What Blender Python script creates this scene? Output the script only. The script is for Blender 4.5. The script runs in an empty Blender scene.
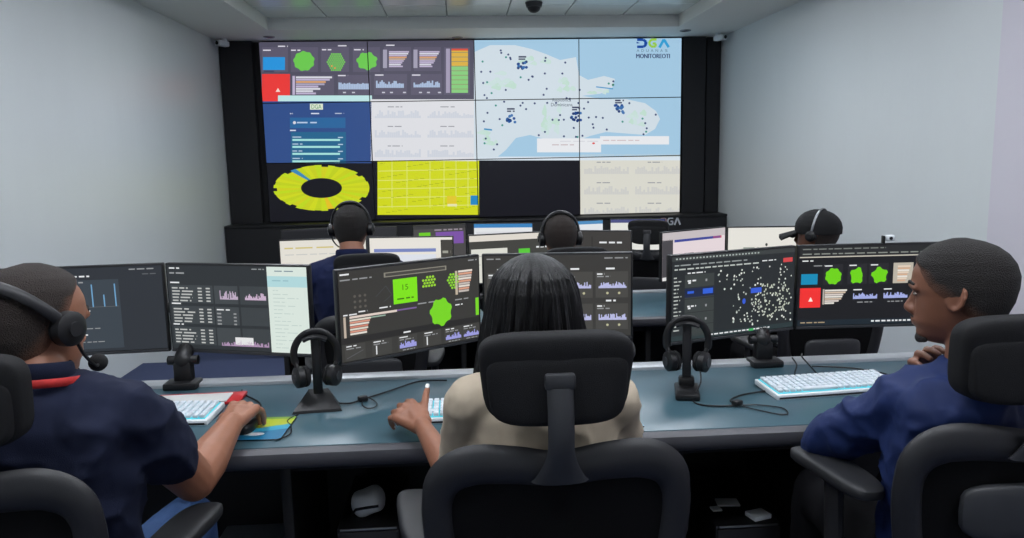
import bpy, bmesh, math, random
from mathutils import Vector, Matrix, noise
random.seed(7)
sc = bpy.context.scene
COL = sc.collection
pi = math.pi
def V(*a): return Vector(a)

# ---------------------------------------------------------------- camera
YAW, PITCH, ROLL, FPX = 0.06582, 0.14592, -0.01945, 775.0
fw = V(math.sin(YAW)*math.cos(PITCH), math.cos(YAW)*math.cos(PITCH), -math.sin(PITCH))
rt = V(math.cos(YAW), -math.sin(YAW), 0)
up = rt.cross(fw)
r2 = rt*math.cos(ROLL)+up*math.sin(ROLL)
u2 = up*math.cos(ROLL)-rt*math.sin(ROLL)
cd = bpy.data.cameras.new('camera'); cam = bpy.data.objects.new('camera', cd); COL.objects.link(cam)
cd.sensor_width = 36; cd.lens = FPX/1024*36; cd.clip_start = .05
cam.matrix_world = Matrix(((r2.x, u2.x, -fw.x, 0), (r2.y, u2.y, -fw.y, 0), (r2.z, u2.z, -fw.z, 1.5), (0, 0, 0, 1)))
sc.camera = cam
# ---------------------------------------------------------------- world, exposure
w = bpy.data.worlds.new('world'); sc.world = w; w.use_nodes = True
w.node_tree.nodes['Background'].inputs[0].default_value = (.8, .85, .9, 1)
w.node_tree.nodes['Background'].inputs[1].default_value = .02
sc.view_settings.view_transform = 'Standard'; sc.view_settings.look = 'None'
sc.view_settings.exposure = 0.0; sc.view_settings.gamma = 1.0; sc.view_settings.use_curve_mapping = False
LED_STRENGTH = 22.5

# ---------------------------------------------------------------- materials
def lin(c):
    c = c/255.0
    return c/12.92 if c <= .04045 else ((c+.055)/1.055)**2.4
def rgb(t): return (lin(t[0]), lin(t[1]), lin(t[2]), 1)
def mat(name, col, rough=.6, metal=0.0, var=.12, nscale=20, bump=0.0, bscale=200, spec=.5, emit=0, coords='Object', sheen=0, stretch=None):
    m = bpy.data.materials.new(name); m.use_nodes = True
    nt = m.node_tree; b = nt.nodes['Principled BSDF']
    b.inputs['Roughness'].default_value = rough; b.inputs['Metallic'].default_value = metal
    b.inputs['Specular IOR Level'].default_value = spec
    if sheen: b.inputs['Sheen Weight'].default_value = sheen
    tc = nt.nodes.new('ShaderNodeTexCoord'); src = tc.outputs[coords]
    if stretch:
        mp = nt.nodes.new('ShaderNodeMapping'); mp.inputs['Scale'].default_value = stretch
        nt.links.new(src, mp.inputs[0]); src = mp.outputs[0]
    n = nt.nodes.new('ShaderNodeTexNoise'); n.inputs['Scale'].default_value = nscale; n.inputs['Detail'].default_value = 3
    nt.links.new(src, n.inputs['Vector'])
    mx = nt.nodes.new('ShaderNodeMix'); mx.data_type = 'RGBA'
    c = rgb(col)
    mx.inputs[6].default_value = tuple(x*(1-var) for x in c[:3])+(1,)
    mx.inputs[7].default_value = tuple(min(1, x*(1+var)) for x in c[:3])+(1,)
    nt.links.new(n.outputs['Fac'], mx.inputs[0]); nt.links.new(mx.outputs[2], b.inputs['Base Color'])
    if emit:
        b.inputs['Emission Color'].default_value = c; b.inputs['Emission Strength'].default_value = emit
    if bump:
        n2 = nt.nodes.new('ShaderNodeTexNoise'); n2.inputs['Scale'].default_value = bscale; n2.inputs['Detail'].default_value = 2
        nt.links.new(src, n2.inputs['Vector'])
        bp = nt.nodes.new('ShaderNodeBump'); bp.inputs['Strength'].default_value = bump; bp.inputs['Distance'].default_value = .01
        nt.links.new(n2.outputs['Fac'], bp.inputs['Height']); nt.links.new(bp.outputs[0], b.inputs['Normal'])
    return m
def attr_mat(name, emit, rough=.35):
    m = bpy.data.materials.new(name); m.use_nodes = True
    nt = m.node_tree; b = nt.nodes['Principled BSDF']
    a = nt.nodes.new('ShaderNodeAttribute'); a.attribute_name = 'Col'
    b.inputs['Roughness'].default_value = rough
    if emit:
        b.inputs['Base Color'].default_value = (.006, .006, .007, 1)
        nt.links.new(a.outputs['Color'], b.inputs['Emission Color']); b.inputs['Emission Strength'].default_value = emit
        b.inputs['Specular IOR Level'].default_value = .25
    else: nt.links.new(a.outputs['Color'], b.inputs['Base Color'])
    return m
def hair_mat(name, skin, hair, lo=.40, hi=.84):
    # cropped hair that fades into the skin at its edge
    m = mat(name, hair, .75, var=.45, nscale=170, bump=.8, bscale=420)
    nt = m.node_tree; b = nt.nodes['Principled BSDF']; src = b.inputs['Base Color'].links[0].from_socket
    a = nt.nodes.new('ShaderNodeAttribute'); a.attribute_name = 'fade'
    n = nt.nodes.new('ShaderNodeTexNoise'); n.inputs['Scale'].default_value = 130
    ad = nt.nodes.new('ShaderNodeMath'); ad.operation = 'MULTIPLY_ADD'; ad.inputs[1].default_value = .5
    nt.links.new(n.outputs['Fac'], ad.inputs[0]); nt.links.new(a.outputs['Fac'], ad.inputs[2])
    mr = nt.nodes.new('ShaderNodeMapRange'); mr.inputs['From Min'].default_value = lo+.25; mr.inputs['From Max'].default_value = hi+.25
    nt.links.new(ad.outputs[0], mr.inputs['Value'])
    mx = nt.nodes.new('ShaderNodeMix'); mx.data_type = 'RGBA'; mx.inputs[6].default_value = rgb(skin)
    nt.links.new(mr.outputs[0], mx.inputs[0]); nt.links.new(src, mx.inputs[7]); nt.links.new(mx.outputs[2], b.inputs['Base Color'])
    return m
M = {
 'wall': mat('painted_wall', (216, 221, 222), .38, var=.025, nscale=3, bump=.10, bscale=14, stretch=(1, 1, .25)),
 'wall_warm': mat('painted_wall_lilac', (214, 210, 219), .5, var=.03, nscale=1.5, bump=.1, bscale=260),
 'soffit': mat('soffit_paint', (226, 227, 223), .6, var=.02, nscale=2),
 'tile': mat('ceiling_tile_face', (218, 224, 220), .22, var=.03, nscale=6, spec=.6),
 'tgrid': mat('tile_joint', (120, 124, 124), .6),
 'carpet': mat('blue_carpet', (56, 66, 98), .95, var=.2, nscale=60, bump=.5, bscale=500),
 'black': mat('black_panel', (20, 20, 23), .55, var=.2, nscale=8),
 'black2': mat('black_panel_soft', (27, 27, 31), .7, var=.1, nscale=8),
 'plastic': mat('black_plastic', (19, 19, 21), .42, var=.2, nscale=30, bump=.05, bscale=600),
 'gplastic': mat('charcoal_plastic', (31, 31, 34), .48, var=.12, nscale=30, bump=.08, bscale=700),
 'lgplastic': mat('grey_plastic', (50, 51, 54), .5, var=.12, nscale=30, bump=.08, bscale=700),
 'fabric': mat('black_fabric', (21, 21, 23), .8, var=.25, nscale=120, bump=.35, bscale=900, spec=.35),
 'meshfab': mat('chair_mesh', (9, 9, 11), .9, var=.3, nscale=300, bump=.4, bscale=900, spec=.2),
 'pad': mat('armrest_foam', (38, 39, 42), .5, var=.12, nscale=60, bump=.15, bscale=500),
 'desk': mat('blue_grey_laminate', (62, 90, 101), .3, var=.05, nscale=14, bump=.02, bscale=400, spec=.4),
 'deskedge': mat('dark_grey_edge', (74, 74, 79), .5, var=.06, nscale=20),
 'rail': mat('aluminium_rail', (168, 172, 176), .4, metal=.3, var=.05),
 'desklow': mat('desk_carcass', (17, 17, 19), .6, var=.2, nscale=8),
 'steel': mat('brushed_steel', (150, 152, 155), .35, metal=.9, var=.08),
 'white': mat('white_plastic', (222, 226, 228), .4, var=.03),
 'paper': mat('paper', (205, 205, 203), .8, var=.04),
 'red': mat('red_plastic', (190, 38, 42), .45, var=.1),
 'glow': mat('key_backlight', (80, 196, 208), .5, emit=.35),
 'keycap': mat('keycap', (214, 220, 226), .5, var=.04),
 'skin1': mat('skin_warm_brown', (150, 100, 76), .5, var=.12, nscale=30, bump=.06, bscale=350),
 'skin2': mat('skin_deep_brown', (142, 92, 68), .5, var=.12, nscale=30, bump=.06, bscale=350),
 'skin3': mat('skin_brown', (128, 84, 64), .48, var=.14, nscale=25, bump=.06, bscale=350),
 'hair': mat('short_hair', (30, 24, 21), .75, var=.5, nscale=160, bump=.8, bscale=420),
 'hairA': hair_mat('faded_hair_brown', (132, 88, 66), (44, 34, 29)),
 'hairB': hair_mat('faded_hair_black', (122, 80, 60), (26, 21, 19)),
 'hair2': mat('short_brown_hair', (46, 35, 30), .75, var=.5, nscale=160, bump=.8, bscale=420),
 'longhair': mat('long_black_hair', (10, 9, 10), .42, spec=.35, var=.4, nscale=40, bump=.35, bscale=60, stretch=(6, 6, .35)),
 'navy': mat('navy_cotton', (23, 29, 51), .85, var=.2, nscale=15, bump=.25, bscale=700, spec=.25),
 'navy2': mat('navy_jacket', (20, 38, 84), .65, var=.2, nscale=12, bump=.2, bscale=700, spec=.3),
 'navy3': mat('navy_shirt', (18, 28, 64), .8, var=.15, nscale=15, bump=.2, bscale=700, spec=.25),
 'beige': mat('beige_suiting', (182, 168, 148), .8, var=.06, nscale=40, bump=.15, bscale=900, spec=.25),
 'jeans': mat('blue_denim', (60, 92, 142), .85, var=.15, nscale=60, bump=.3, bscale=800),
 'trouser': mat('dark_trousers', (13, 13, 17), .9, var=.15, nscale=40, spec=.2),
 'shoe': mat('black_leather', (18, 17, 17), .4, var=.1),
 'lanyard': mat('red_lanyard', (190, 42, 40), .6, var=.5, nscale=70),
 'eyewhite': mat('eye_white', (150, 138, 128), .2, var=.02),
 'iris': mat('dark_iris', (30, 18, 12), .2, var=.1),
 'nail': mat('white_nail_polish', (235, 235, 232), .25, var=.02),
 'led': mat('led_diffuser', (244, 248, 255), .5, var=0, emit=LED_STRENGTH),
 'screen': attr_mat('screen_image', 1.0),
 'print': attr_mat('printed_surface', 0),
 'glassdark': mat('dark_lens', (12, 12, 14), .1, var=.05),
}

# ---------------------------------------------------------------- tagging
def tag(o, label=None, cat=None, group=None, kind=None):
    if label: o['label'] = label
    if cat: o['category'] = cat
    if group: o['group'] = group
    if kind: o['kind'] = kind
    return o
def thing(name, label, cat, loc=(0, 0, 0), rz=0, group=None):
    o = bpy.data.objects.new(name, None); COL.objects.link(o); o.empty_display_size = .05
    o.location = loc; o.rotation_euler = (0, 0, rz)
    return tag(o, label, cat, group)
def copy_tree(o, parent=None):
    c = o.copy(); COL.objects.link(c); c.parent = parent
    for ch in o.children: copy_tree(ch, c)
    return c

# ---------------------------------------------------------------- mesh builder
class MB:
    def __init__(s): s.v = []; s.f = []
    def add(s, vs, fs):
        o = len(s.v); s.v += [tuple(p) for p in vs]; s.f += [tuple(i+o for i in f) for f in fs]; return s
    def box(s, c, d, rz=0, rx=0):
        R = Matrix.Rotation(rz, 3, 'Z') @ Matrix.Rotation(rx, 3, 'X')
        vs = [Vector(c)+R @ V(d[0]*i/2, d[1]*j/2, d[2]*k/2) for i in (-1, 1) for j in (-1, 1) for k in (-1, 1)]
        return s.add(vs, [(0, 1, 3, 2), (4, 6, 7, 5), (0, 4, 5, 1), (2, 3, 7, 6), (0, 2, 6, 4), (1, 5, 7, 3)])
    def span(s, x0, x1, y0, y1, z0, z1): return s.box(((x0+x1)/2, (y0+y1)/2, (z0+z1)/2), (abs(x1-x0), abs(y1-y0), abs(z1-z0)))
    def rbox(s, c, d, r=.005, rz=0, rx=0, seg=2, ry=0):
        bm = bmesh.new(); bmesh.ops.create_cube(bm, size=1)
        for v in bm.verts: v.co = V(v.co.x*d[0], v.co.y*d[1], v.co.z*d[2])
        bmesh.ops.bevel(bm, geom=bm.edges[:], offset=min(r, min(d)*.49), segments=seg, profile=.5, affect='EDGES')
        R = Matrix.Rotation(rz, 3, 'Z') @ Matrix.Rotation(rx, 3, 'X') @ Matrix.Rotation(ry, 3, 'Y')
        bm.verts.index_update()
        s.add([Vector(c)+R @ v.co for v in bm.verts], [tuple(v.index for v in f.verts) for f in bm.faces]); bm.free(); return s
    def sell(s, c, d, e1=1, e2=1, nu=16, nv=10, R=None, fn=None):
        def pw(x, e): return math.copysign(abs(x)**e, x)
        vs = []; fs = []
        for j in range(1, nv):
            ph = -pi/2+pi*j/nv
            for i in range(nu):
                th = 2*pi*i/nu
                p = V(d[0]*pw(math.cos(ph), e1)*pw(math.cos(th), e2), d[1]*pw(math.cos(ph), e1)*pw(math.sin(th), e2), d[2]*pw(math.sin(ph), e1))
                vs.append(p)
        vs += [V(0, 0, -d[2]), V(0, 0, d[2])]
        a = len(vs)-2; b = a+1
        for j in range(nv-2):
            for i in range(nu):
                k = (i+1) % nu
                fs.append((j*nu+i, j*nu+k, (j+1)*nu+k, (j+1)*nu+i))
        for i in range(nu):
            k = (i+1) % nu
            fs.append((a, k, i)); fs.append((b, (nv-2)*nu+i, (nv-2)*nu+k))
        if fn: vs = [fn(p) for p in vs]
        if R: vs = [R @ p for p in vs]
        return s.add([Vector(c)+p for p in vs], fs)
    def tube(s, path, r, n=8, closed=False, ref=None):
        P = [Vector(p) for p in path]; m = len(P)
        rr = r if isinstance(r, (list, tuple)) and len(r) == m else [r]*m
        T = []
        for i in range(m):
            a = P[(i-1) % m] if (closed or i) else P[i]; b = P[(i+1) % m] if (closed or i < m-1) else P[i]
            T.append((b-a).normalized())
        N = Vector(ref) if ref else (V(0, 0, 1) if abs(T[0].z) < .9 else V(1, 0, 0))
        vs = []; fs = []
        for i in range(m):
            if ref: N = Vector(ref)
            N = (N-T[i]*N.dot(T[i]))
            N = N.normalized() if N.length > 1e-6 else T[i].orthogonal().normalized()
            B = T[i].cross(N)
            ra, rb = rr[i] if isinstance(rr[i], (list, tuple)) else (rr[i], rr[i])
            for k in range(n):
                t = 2*pi*k/n
                vs.append(P[i]+N*(ra*math.cos(t))+B*(rb*math.sin(t)))
        for i in range(m if closed else m-1):
            j = (i+1) % m
            for k in range(n):
                l = (k+1) % n
                fs.append((i*n+k, i*n+l, j*n+l, j*n+k))
        if not closed: fs.append(tuple(range(n))[::-1]); fs.append(tuple((m-1)*n+k for k in range(n)))
        return s.add(vs, fs)
    def cyl(s, a, b, r, n=16, r1=None): return s.tube([a, b], [r, r if r1 is None else r1], n)
    def loft(s, rings):
        n = len(rings[0]); vs = [p for R in rings for p in R]; fs = []
        for i in range(len(rings)-1):
            for k in range(n):
                l = (k+1) % n; fs.append((i*n+k, i*n+l, (i+1)*n+l, (i+1)*n+k))
        fs.append(tuple(range(n))[::-1]); fs.append(tuple((len(rings)-1)*n+k for k in range(n)))
        return s.add(vs, fs)
    def limb(s, pts, rs, n=14):
        # overlapping round segments; fused later by a remesh
        for i in range(len(pts)-1):
            a, b = Vector(pts[i]), Vector(pts[i+1]); L = (b-a).length
            k = max(2, int(L/.02))
            s.tube([a.lerp(b, t/k) for t in range(k+1)], [rs[i]+(rs[i+1]-rs[i])*t/k for t in range(k+1)], n)
        for p, r in zip(pts, rs): s.sell(p, (r, r, r), 1, 1, n, 8)
        return s
    def mesh(s, name, smooth=True):
        me = bpy.data.meshes.new(name); me.from_pydata(s.v, [], s.f)
        bm = bmesh.new(); bm.from_mesh(me); bmesh.ops.recalc_face_normals(bm, faces=bm.faces); bm.to_mesh(me); bm.free()
        if smooth: me.shade_smooth(); me.set_sharp_from_angle(angle=.7)
        return me
    def build(s, name, m, parent=None, smooth=True, loc=None):
        me = s.mesh(name, smooth); me.materials.append(M[m] if isinstance(m, str) else m)
        o = bpy.data.objects.new(name, me); COL.objects.link(o); o.parent = parent
        if loc is not None: o.location = loc
        return o
def put(name, me, parent=None, loc=(0, 0, 0)):
    o = bpy.data.objects.new(name, me); COL.objects.link(o); o.parent = parent; o.location = loc; return o
def struct(name, mb, m, parent=None, smooth=False):
    o = mb.build(name, m, parent, smooth)
    if parent is None: o['kind'] = 'structure'
    return o
def spline(pts, k=8, closed=False):
    P = [Vector(p) for p in pts]; n = len(P); out = []
    rng = n if closed else n-1
    for i in range(rng):
        p0 = P[(i-1) % n] if (closed or i) else P[0]; p1 = P[i]; p2 = P[(i+1) % n]; p3 = P[(i+2) % n] if (closed or i+2 < n) else P[n-1]
        for j in range(k):
            t = j/k
            out.append(.5*((2*p1)+(p2-p0)*t+(2*p0-5*p1+4*p2-p3)*t*t+(3*p1-p0-3*p2+p3)*t**3))
    if not closed: out.append(P[-1])
    return out

# ---------------------------------------------------------------- flat pictures (screens, prints)
FONT_CACHE = {}
def text_tris(txt):
    if txt not in FONT_CACHE:
        cu = bpy.data.curves.new('t', 'FONT'); cu.body = txt; cu.resolution_u = 3
        ob = bpy.data.objects.new('t', cu); COL.objects.link(ob)
        dg = bpy.context.evaluated_depsgraph_get(); me = bpy.data.meshes.new_from_object(ob.evaluated_get(dg))
        vs = [(v.co.x, v.co.y) for v in me.vertices]; fs = [tuple(p.vertices) for p in me.polygons]
        x0 = min(v[0] for v in vs); x1 = max(v[0] for v in vs); y0 = min(v[1] for v in vs); y1 = max(v[1] for v in vs)
        FONT_CACHE[txt] = ([((v[0]-x0)/(x1-x0), (v[1]-y0)/(y1-y0)) for v in vs], fs)
        bpy.data.objects.remove(ob); bpy.data.curves.remove(cu); bpy.data.meshes.remove(me)
    return FONT_CACHE[txt]
def clip_poly(poly, x0, y0, x1, y1):
    for ax, val, sg in ((0, x0, 1), (0, x1, -1), (1, y0, 1), (1, y1, -1)):
        out = []
        for i in range(len(poly)):
            a = poly[i-1]; b = poly[i]; da = (a[ax]-val)*sg; db = (b[ax]-val)*sg
            if da >= 0: 
                if not out or out[-1] != a: out.append(a)
            if (da >= 0) != (db >= 0):
                t = da/(da-db); out.append((a[0]+(b[0]-a[0])*t, a[1]+(b[1]-a[1])*t))
        poly = out
        if len(poly) < 3: return []
    return poly
class Canvas:
    """coordinates: x right, y down; polygons drawn in order, each a hair in front of the last level"""
    def __init__(s, w, h, bg, xf=None): s.w = w; s.h = h; s.p = []; s.xf = xf; s.lv = 0; s.bg = bg; s.rnd = random.Random(len(FONT_CACHE)+int(w*7)+bg[0])
    def poly(s, pts, c, lv=None):
        if s.xf: pts = [s.xf(*p) for p in pts]
        s.p.append((pts, c, s.lv if lv is None else lv)); return s
    def rect(s, x0, y0, x1, y1, c, lv=None): return s.poly([(x0, y0), (x1, y0), (x1, y1), (x0, y1)], c, lv)
    def ell(s, cx, cy, rx, ry, c, n=24, lv=None): return s.poly([(cx+rx*math.cos(2*pi*i/n), cy+ry*math.sin(2*pi*i/n)) for i in range(n)], c, lv)
    def line(s, pts, th, c, lv=None):
        for (x0, y0), (x1, y1) in zip(pts, pts[1:]):
            L = math.hypot(x1-x0, y1-y0) or 1; nx, ny = -(y1-y0)/L*th/2, (x1-x0)/L*th/2
            s.poly([(x0+nx, y0+ny), (x1+nx, y1+ny), (x1-nx, y1-ny), (x0-nx, y0-ny)], c, lv)
        return s
    def text(s, t, x0, y0, x1, y1, c, lv=None):
        vs, fs = text_tris(t)
        for f in fs: s.poly([(x0+(x1-x0)*vs[i][0], y1-(y1-y0)*vs[i][1]) for i in f], c, lv)
        return s
    def bars(s, x0, x1, y, h, c, seg=3, lv=None):   # a line of unreadable small print
        x = x0
        while x < x1:
            l = min((x1-x0)/seg*s.rnd.uniform(.5, 1.3), x1-x); s.rect(x, y, x+l*.85, y+h, c, lv); x += l+h*.6
        return s
    def cols(s, x0, x1, yb, hmax, n, c, lo=.3, lv=None):
        d = (x1-x0)/n
        for i in range(n): s.rect(x0+i*d, yb-hmax*s.rnd.uniform(lo, 1), x0+i*d+d*.92, yb, c, lv)
        return s
    def hbars(s, x0, x1, y0, y1, n, colrs, lo=.4, lv=None):
        d = (y1-y0)/n
        for i in range(n): s.rect(x0, y0+i*d, x0+(x1-x0)*(1-(1-lo)*i/n*s.rnd.uniform(.7, 1.2)), y0+i*d+d*.8, colrs[i % len(colrs)], lv)
        return s
    def blob(s, cx, cy, rx, ry, c, n=36, wob=.06, lv=None):
        return s.poly([(cx+rx*(1+wob*(1 if (i//2) % 2 else -1))*math.cos(2*pi*i/n), cy+ry*(1+wob*(1 if (i//2) % 2 else -1))*math.sin(2*pi*i/n)) for i in range(n)], c, lv)
    def mesh(s, name, W, H, clip=None, matname='screen', gain=1.0):
        """W,H real size; picture lies in local XZ, facing -Y, origin at its centre; clip = sub-rectangle shown"""
        cx0, cy0, cx1, cy1 = clip or (0, 0, s.w, s.h)
        vs = []; fs = []; cs = []
        for pts, c, lv in [([(cx0, cy0), (cx1, cy0), (cx1, cy1), (cx0, cy1)], s.bg, -1)]+s.p:
            q = clip_poly(list(pts), cx0, cy0, cx1, cy1)
            if len(q) < 3: continue
            o = len(vs)
            for x, y in q: vs.append(((x-cx0)/(cx1-cx0)*W-W/2, -.0004*(lv+1), H/2-(y-cy0)/(cy1-cy0)*H))
            fs.append(tuple(range(o, len(vs)))); cs.append(c)
        me = bpy.data.meshes.new(name); me.from_pydata(vs, [], fs)
        a = me.color_attributes.new('Col', 'FLOAT_COLOR', 'CORNER')
        for p, c in zip(me.polygons, cs):
            k = tuple(x*gain for x in rgb(c)[:3])+(1,)
            for li in p.loop_indices: a.data[li].color = k
        me.materials.append(M[matname]); return me

# ================================================================ THE ROOM
XL, XR, YB, YR = -2.66, 3.14, 9.30, -1.3
ZS, ZC = 2.83, 2.95                      # soffit underside, recessed ceiling
struct('wall_left', MB().span(XL-.12, XL, YR, YB, -.3, 3.1), 'wall')
struct('wall_right', MB().span(XR, XR+.12, YR, YB, -.3, 3.1), 'wall')
struct('wall_rear', MB().span(XL, XR, YR-.12, YR, -.3, 3.1), 'wall')
struct('wall_back', MB().span(XL-.1, XR+.1, YB, YB+.12, -.3, 3.1), 'black')
struct('trim_1', MB().span(XR-.035, XR, YR, 4.36, 0, ZS), 'wall_warm')
struct('trim_2', MB().rbox((XL+.19, YB-.06, 1.8), (.36, .12, 2.06), .004), 'black2')
struct('trim_3', MB().rbox((2.80, YB-.06, 1.8), (.27, .12, 2.06), .004), 'black2')
struct('trim_4', MB().rbox((3.05, YB-.03, 1.8), (.17, .06, 2.06), .004), 'black2')
struct('floor', MB().span(XL, XR, YR, 2.95, -.45, 0), 'carpet')
struct('floor.001', MB().span(XL, XR, 2.95, 6.45, -.45, -.15), 'carpet')
struct('floor.002', MB().span(XL, XR, 6.45, YB, -.45, -.3), 'carpet')
RX0, RX1, RY0, RY1 = -1.93, 2.40, -.9, 8.46
mb = MB()
mb.span(XL, RX0, YR, YB, ZS, 3.1); mb.span(RX1, XR, YR, YB, ZS, 3.1)
mb.span(RX0, RX1, RY1, YB, ZS, 3.1); mb.span(RX0, RX1, YR, RY0, ZS, 3.1)
ceil_o = struct('ceiling', mb, 'soffit')
struct('ceiling_slab', MB().span(RX0-.01, RX1+.01, RY0-.01, RY1+.01, ZC+.012, 3.1), 'tgrid')
NX, NY = 7, 15
tw, tl = (RX1-RX0)/NX, (RY1-RY0)/NY
tm = MB().rbox((0, 0, .01), (tw-.012, tl-.012, .02), .003, seg=1).mesh('tile'); tm.materials.append(M['tile'])
lights = {(1, 2), (5, 2), (1, 5), (5, 5), (1, 8), (5, 8), (1, 11), (5, 11), (3, 3), (3, 11)}
led_n = 0
for i in range(NX):
    for j in range(NY):
        c = (RX0+tw*(i+.5), RY0+tl*(j+.5), ZC)
        if (i, j) in lights:
            led_n += 1
            t = thing('ceiling_light', 'square flush LED panel light in the tiled ceiling', 'light', c, 0, 'LED panels in the recessed ceiling')
            fr = MB()
            for sx in (-1, 1): fr.box((sx*(tw/2-.02), 0, .004), (.03, tl-.012, .02)); fr.box((0, sx*(tl/2-.02), .004), (tw-.07, .03, .02))
            fr.build('frame', 'white', t, False)
            MB().box((0, 0, .006), (tw-.07, tl-.07, .008)).build('diffuser', 'led', t, False)
        else: put('ceiling_tile', tm, ceil_o, c)
# things on the soffit
for x, y, lb in ((-2.02, 8.9, 'small recessed downlight in the soffit by the left black column'), (2.55, 8.72, 'small recessed downlight in the soffit by the right black column'),(.03, 9.08, 'small dark recessed fitting in the soffit above the video wall seam')):
    t = thing('downlight', lb, 'light', (x, y, ZS))
    MB().tube([(.055*math.cos(a*pi/12), .055*math.sin(a*pi/12), -.004) for a in range(24)], .008, 6, True).build('trim_ring', 'steel', t)
    MB().cyl((0, 0, -.002), (0, 0, -.006), .05, 20).build('lens', 'glassdark', t)
for x, y, lb, rz in ((XL+.12, 9.02, 'small white security camera in the left ceiling corner', -.5), (XR-.14, 8.95, 'small white security camera in the right ceiling corner', .5)):
    t = thing('security_camera', lb, 'camera', (x, y, ZS), rz)
    MB().cyl((0, 0, 0), (0, 0, -.03), .035, 16).build('mount', 'white', t)
    MB().rbox((0, -.03, -.055), (.075, .15, .06), .012).build('housing', 'white', t)
    MB().cyl((0, -.104, -.055), (0, -.112, -.055), .02, 14).build('lens', 'glassdark', t)
t = thing('dome_camera', 'grey dome camera hanging from the recessed ceiling tiles', 'camera', (.77, 7.72, ZC))
MB().cyl((0, 0, 0), (0, 0, -.045), .085, 24, .075).build('base', 'lgplastic', t)
MB().sell((0, 0, -.045), (.065, .065, .055), 1, 1, 20, 12).build('dome', 'gplastic', t)

# ================================================================ VIDEO WALL
VX0, VZT, VW, VH, VY = -2.209, 2.818, 4.856, 2.04, 9.19
def vq(px, py):
    # picture layout measured in the photograph, carried onto the wall's own plane
    d = fw+r2*((px-512)/FPX)-u2*((py-269)/FPX); d = d*(VY/d.y)
    return 4*(d.x-VX0)/VW, 3*(VZT-(1.5+d.z))/VH
C = Canvas(4, 3, (20, 20, 28), vq)
DG, DP = (84, 82, 100), (96, 92, 112)
LAV, ORG, WHT, SKY, GRN = (196, 184, 214), (224, 168, 120), (222, 222, 232), (176, 196, 226), (112, 206, 84)
C.lv = 0; C.rect(256, 36, 474, 102, DG)
C.lv = 1
for a in ((262, 47, 288, 72), (291, 47, 318, 72), (321, 47, 349, 72), (353, 47, 380, 72), (384, 47, 411, 71), (414, 47, 441, 71), (292, 75, 334, 95), (338, 75, 371, 95), (374, 74, 407, 95), (411, 74, 442, 95), (444, 47, 470, 95)): C.rect(*a, DP)
C.lv = 2
C.rect(263, 57, 285, 70, (44, 152, 226)); C.rect(262, 74, 290, 103, (240, 62, 60))
C.blob(304, 61, 10.3, 9.8, GRN, 36, .04); C.blob(367, 61, 10, 8.7, GRN, 28, .07)
for r in range(-4, 5):
    for k in range(-4, 5):
        x, y = 336+k*2.1+(r % 2)*1.05, 62+r*2
        if ((x-336)/9.3)**2+((y-62)/10.3)**2 < .95 and not (abs(x-336) > 6 and abs(y-62) > 5): C.ell(x, y, 1, 1, (124, 214, 90) if (r, k) not in ((2, -2), (3, -1)) else (240, 190, 70), 6)
C.hbars(296, 332, 76.5, 95, 8, [WHT, LAV, ORG, (176, 170, 196), LAV, WHT], .35); C.rect(292.5, 76, 295, 95, LAV)
C.cols(338.5, 369, 89.5, 7, 18, SKY, .75); C.cols(376, 404, 88, 8, 16, SKY, .35); C.cols(413.5, 440, 87.5, 7.5, 16, SKY, .3)
for x in (389, 419.5):
    C.hbars(x, x+20, 51, 67.5, 9, [LAV, WHT, LAV, ORG, (206, 180, 160), LAV], .55); C.rect(x-6, 49.5, x-2, 68, (168, 164, 186))
C.rect(451.5, 48.5, 468, 50.5, (222, 84, 66)); C.rect(451.5, 50.5, 468, 66, (226, 182, 72)); C.rect(451.5, 66, 468, 93, (140, 210, 130)); C.rect(446, 48.5, 450, 93, (168, 160, 186))
for a, b in ((278, 45.5), (338, 45), (386, 44.5), (263, 49.5), (291, 49.5), (322, 49), (354, 49), (375, 74.5), (412, 74.5), (338, 75)): C.bars(a, a+10, b, 1.2, (226, 224, 236), 1)
for x in (343, 352, 382, 390, 403, 419, 427, 438): C.rect(x, 92, x+3, 93.3, (206, 206, 220))
C.lv = 3
for i in range(9): C.rect(451.5, 52+i*4.6, 468, 52.7+i*4.6, (150, 150, 110))
C.rect(270.5, 41, 273.5, 103, (70, 60, 110)) if False else None
C.rect(278, 95.6, 372, 103, (196, 236, 236))
C.rect(264, 70.5, 274, 72, (70, 70, 96))
C.poly([(275.6, 92), (278, 88), (280.5, 92)], (255, 220, 210))
# blue dashboard
C.lv = 4; C.rect(258, 101.5, 371.5, 163, (50, 80, 140))
C.lv = 5; C.rect(290, 117.5, 345.5, 128, (44, 104, 160)); C.rect(291, 132, 346, 163, (40, 104, 146)); C.rect(310, 103.5, 323, 109.5, (225, 235, 215)); C.text('DGA', 311.5, 104.3, 321.5, 108.6, (70, 150, 90), 6)
C.bars(290, 293, 113, 1, (220, 225, 240), 1); C.bars(311, 321, 112.8, 1.2, (220, 225, 240), 1); C.bars(335, 344, 112.8, 1, (190, 200, 220), 1); C.bars(290, 297, 129.8, 1.2, (220, 225, 240), 1)
C.lv = 6; C.ell(294.5, 122.6, 1.6, 1.6, WHT, 10); C.bars(297, 318, 121.8, 1.4, (190, 210, 235), 2)
for k, y in enumerate((139, 146, 153, 160.5)): C.rect(292.5, y, 340, y+2, (170, 232, 226)); C.bars(292.5, 303, y-2.4, 1, (190, 210, 230), 1); C.rect(338, y-2, 343, y-1, (190, 210, 230))
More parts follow.
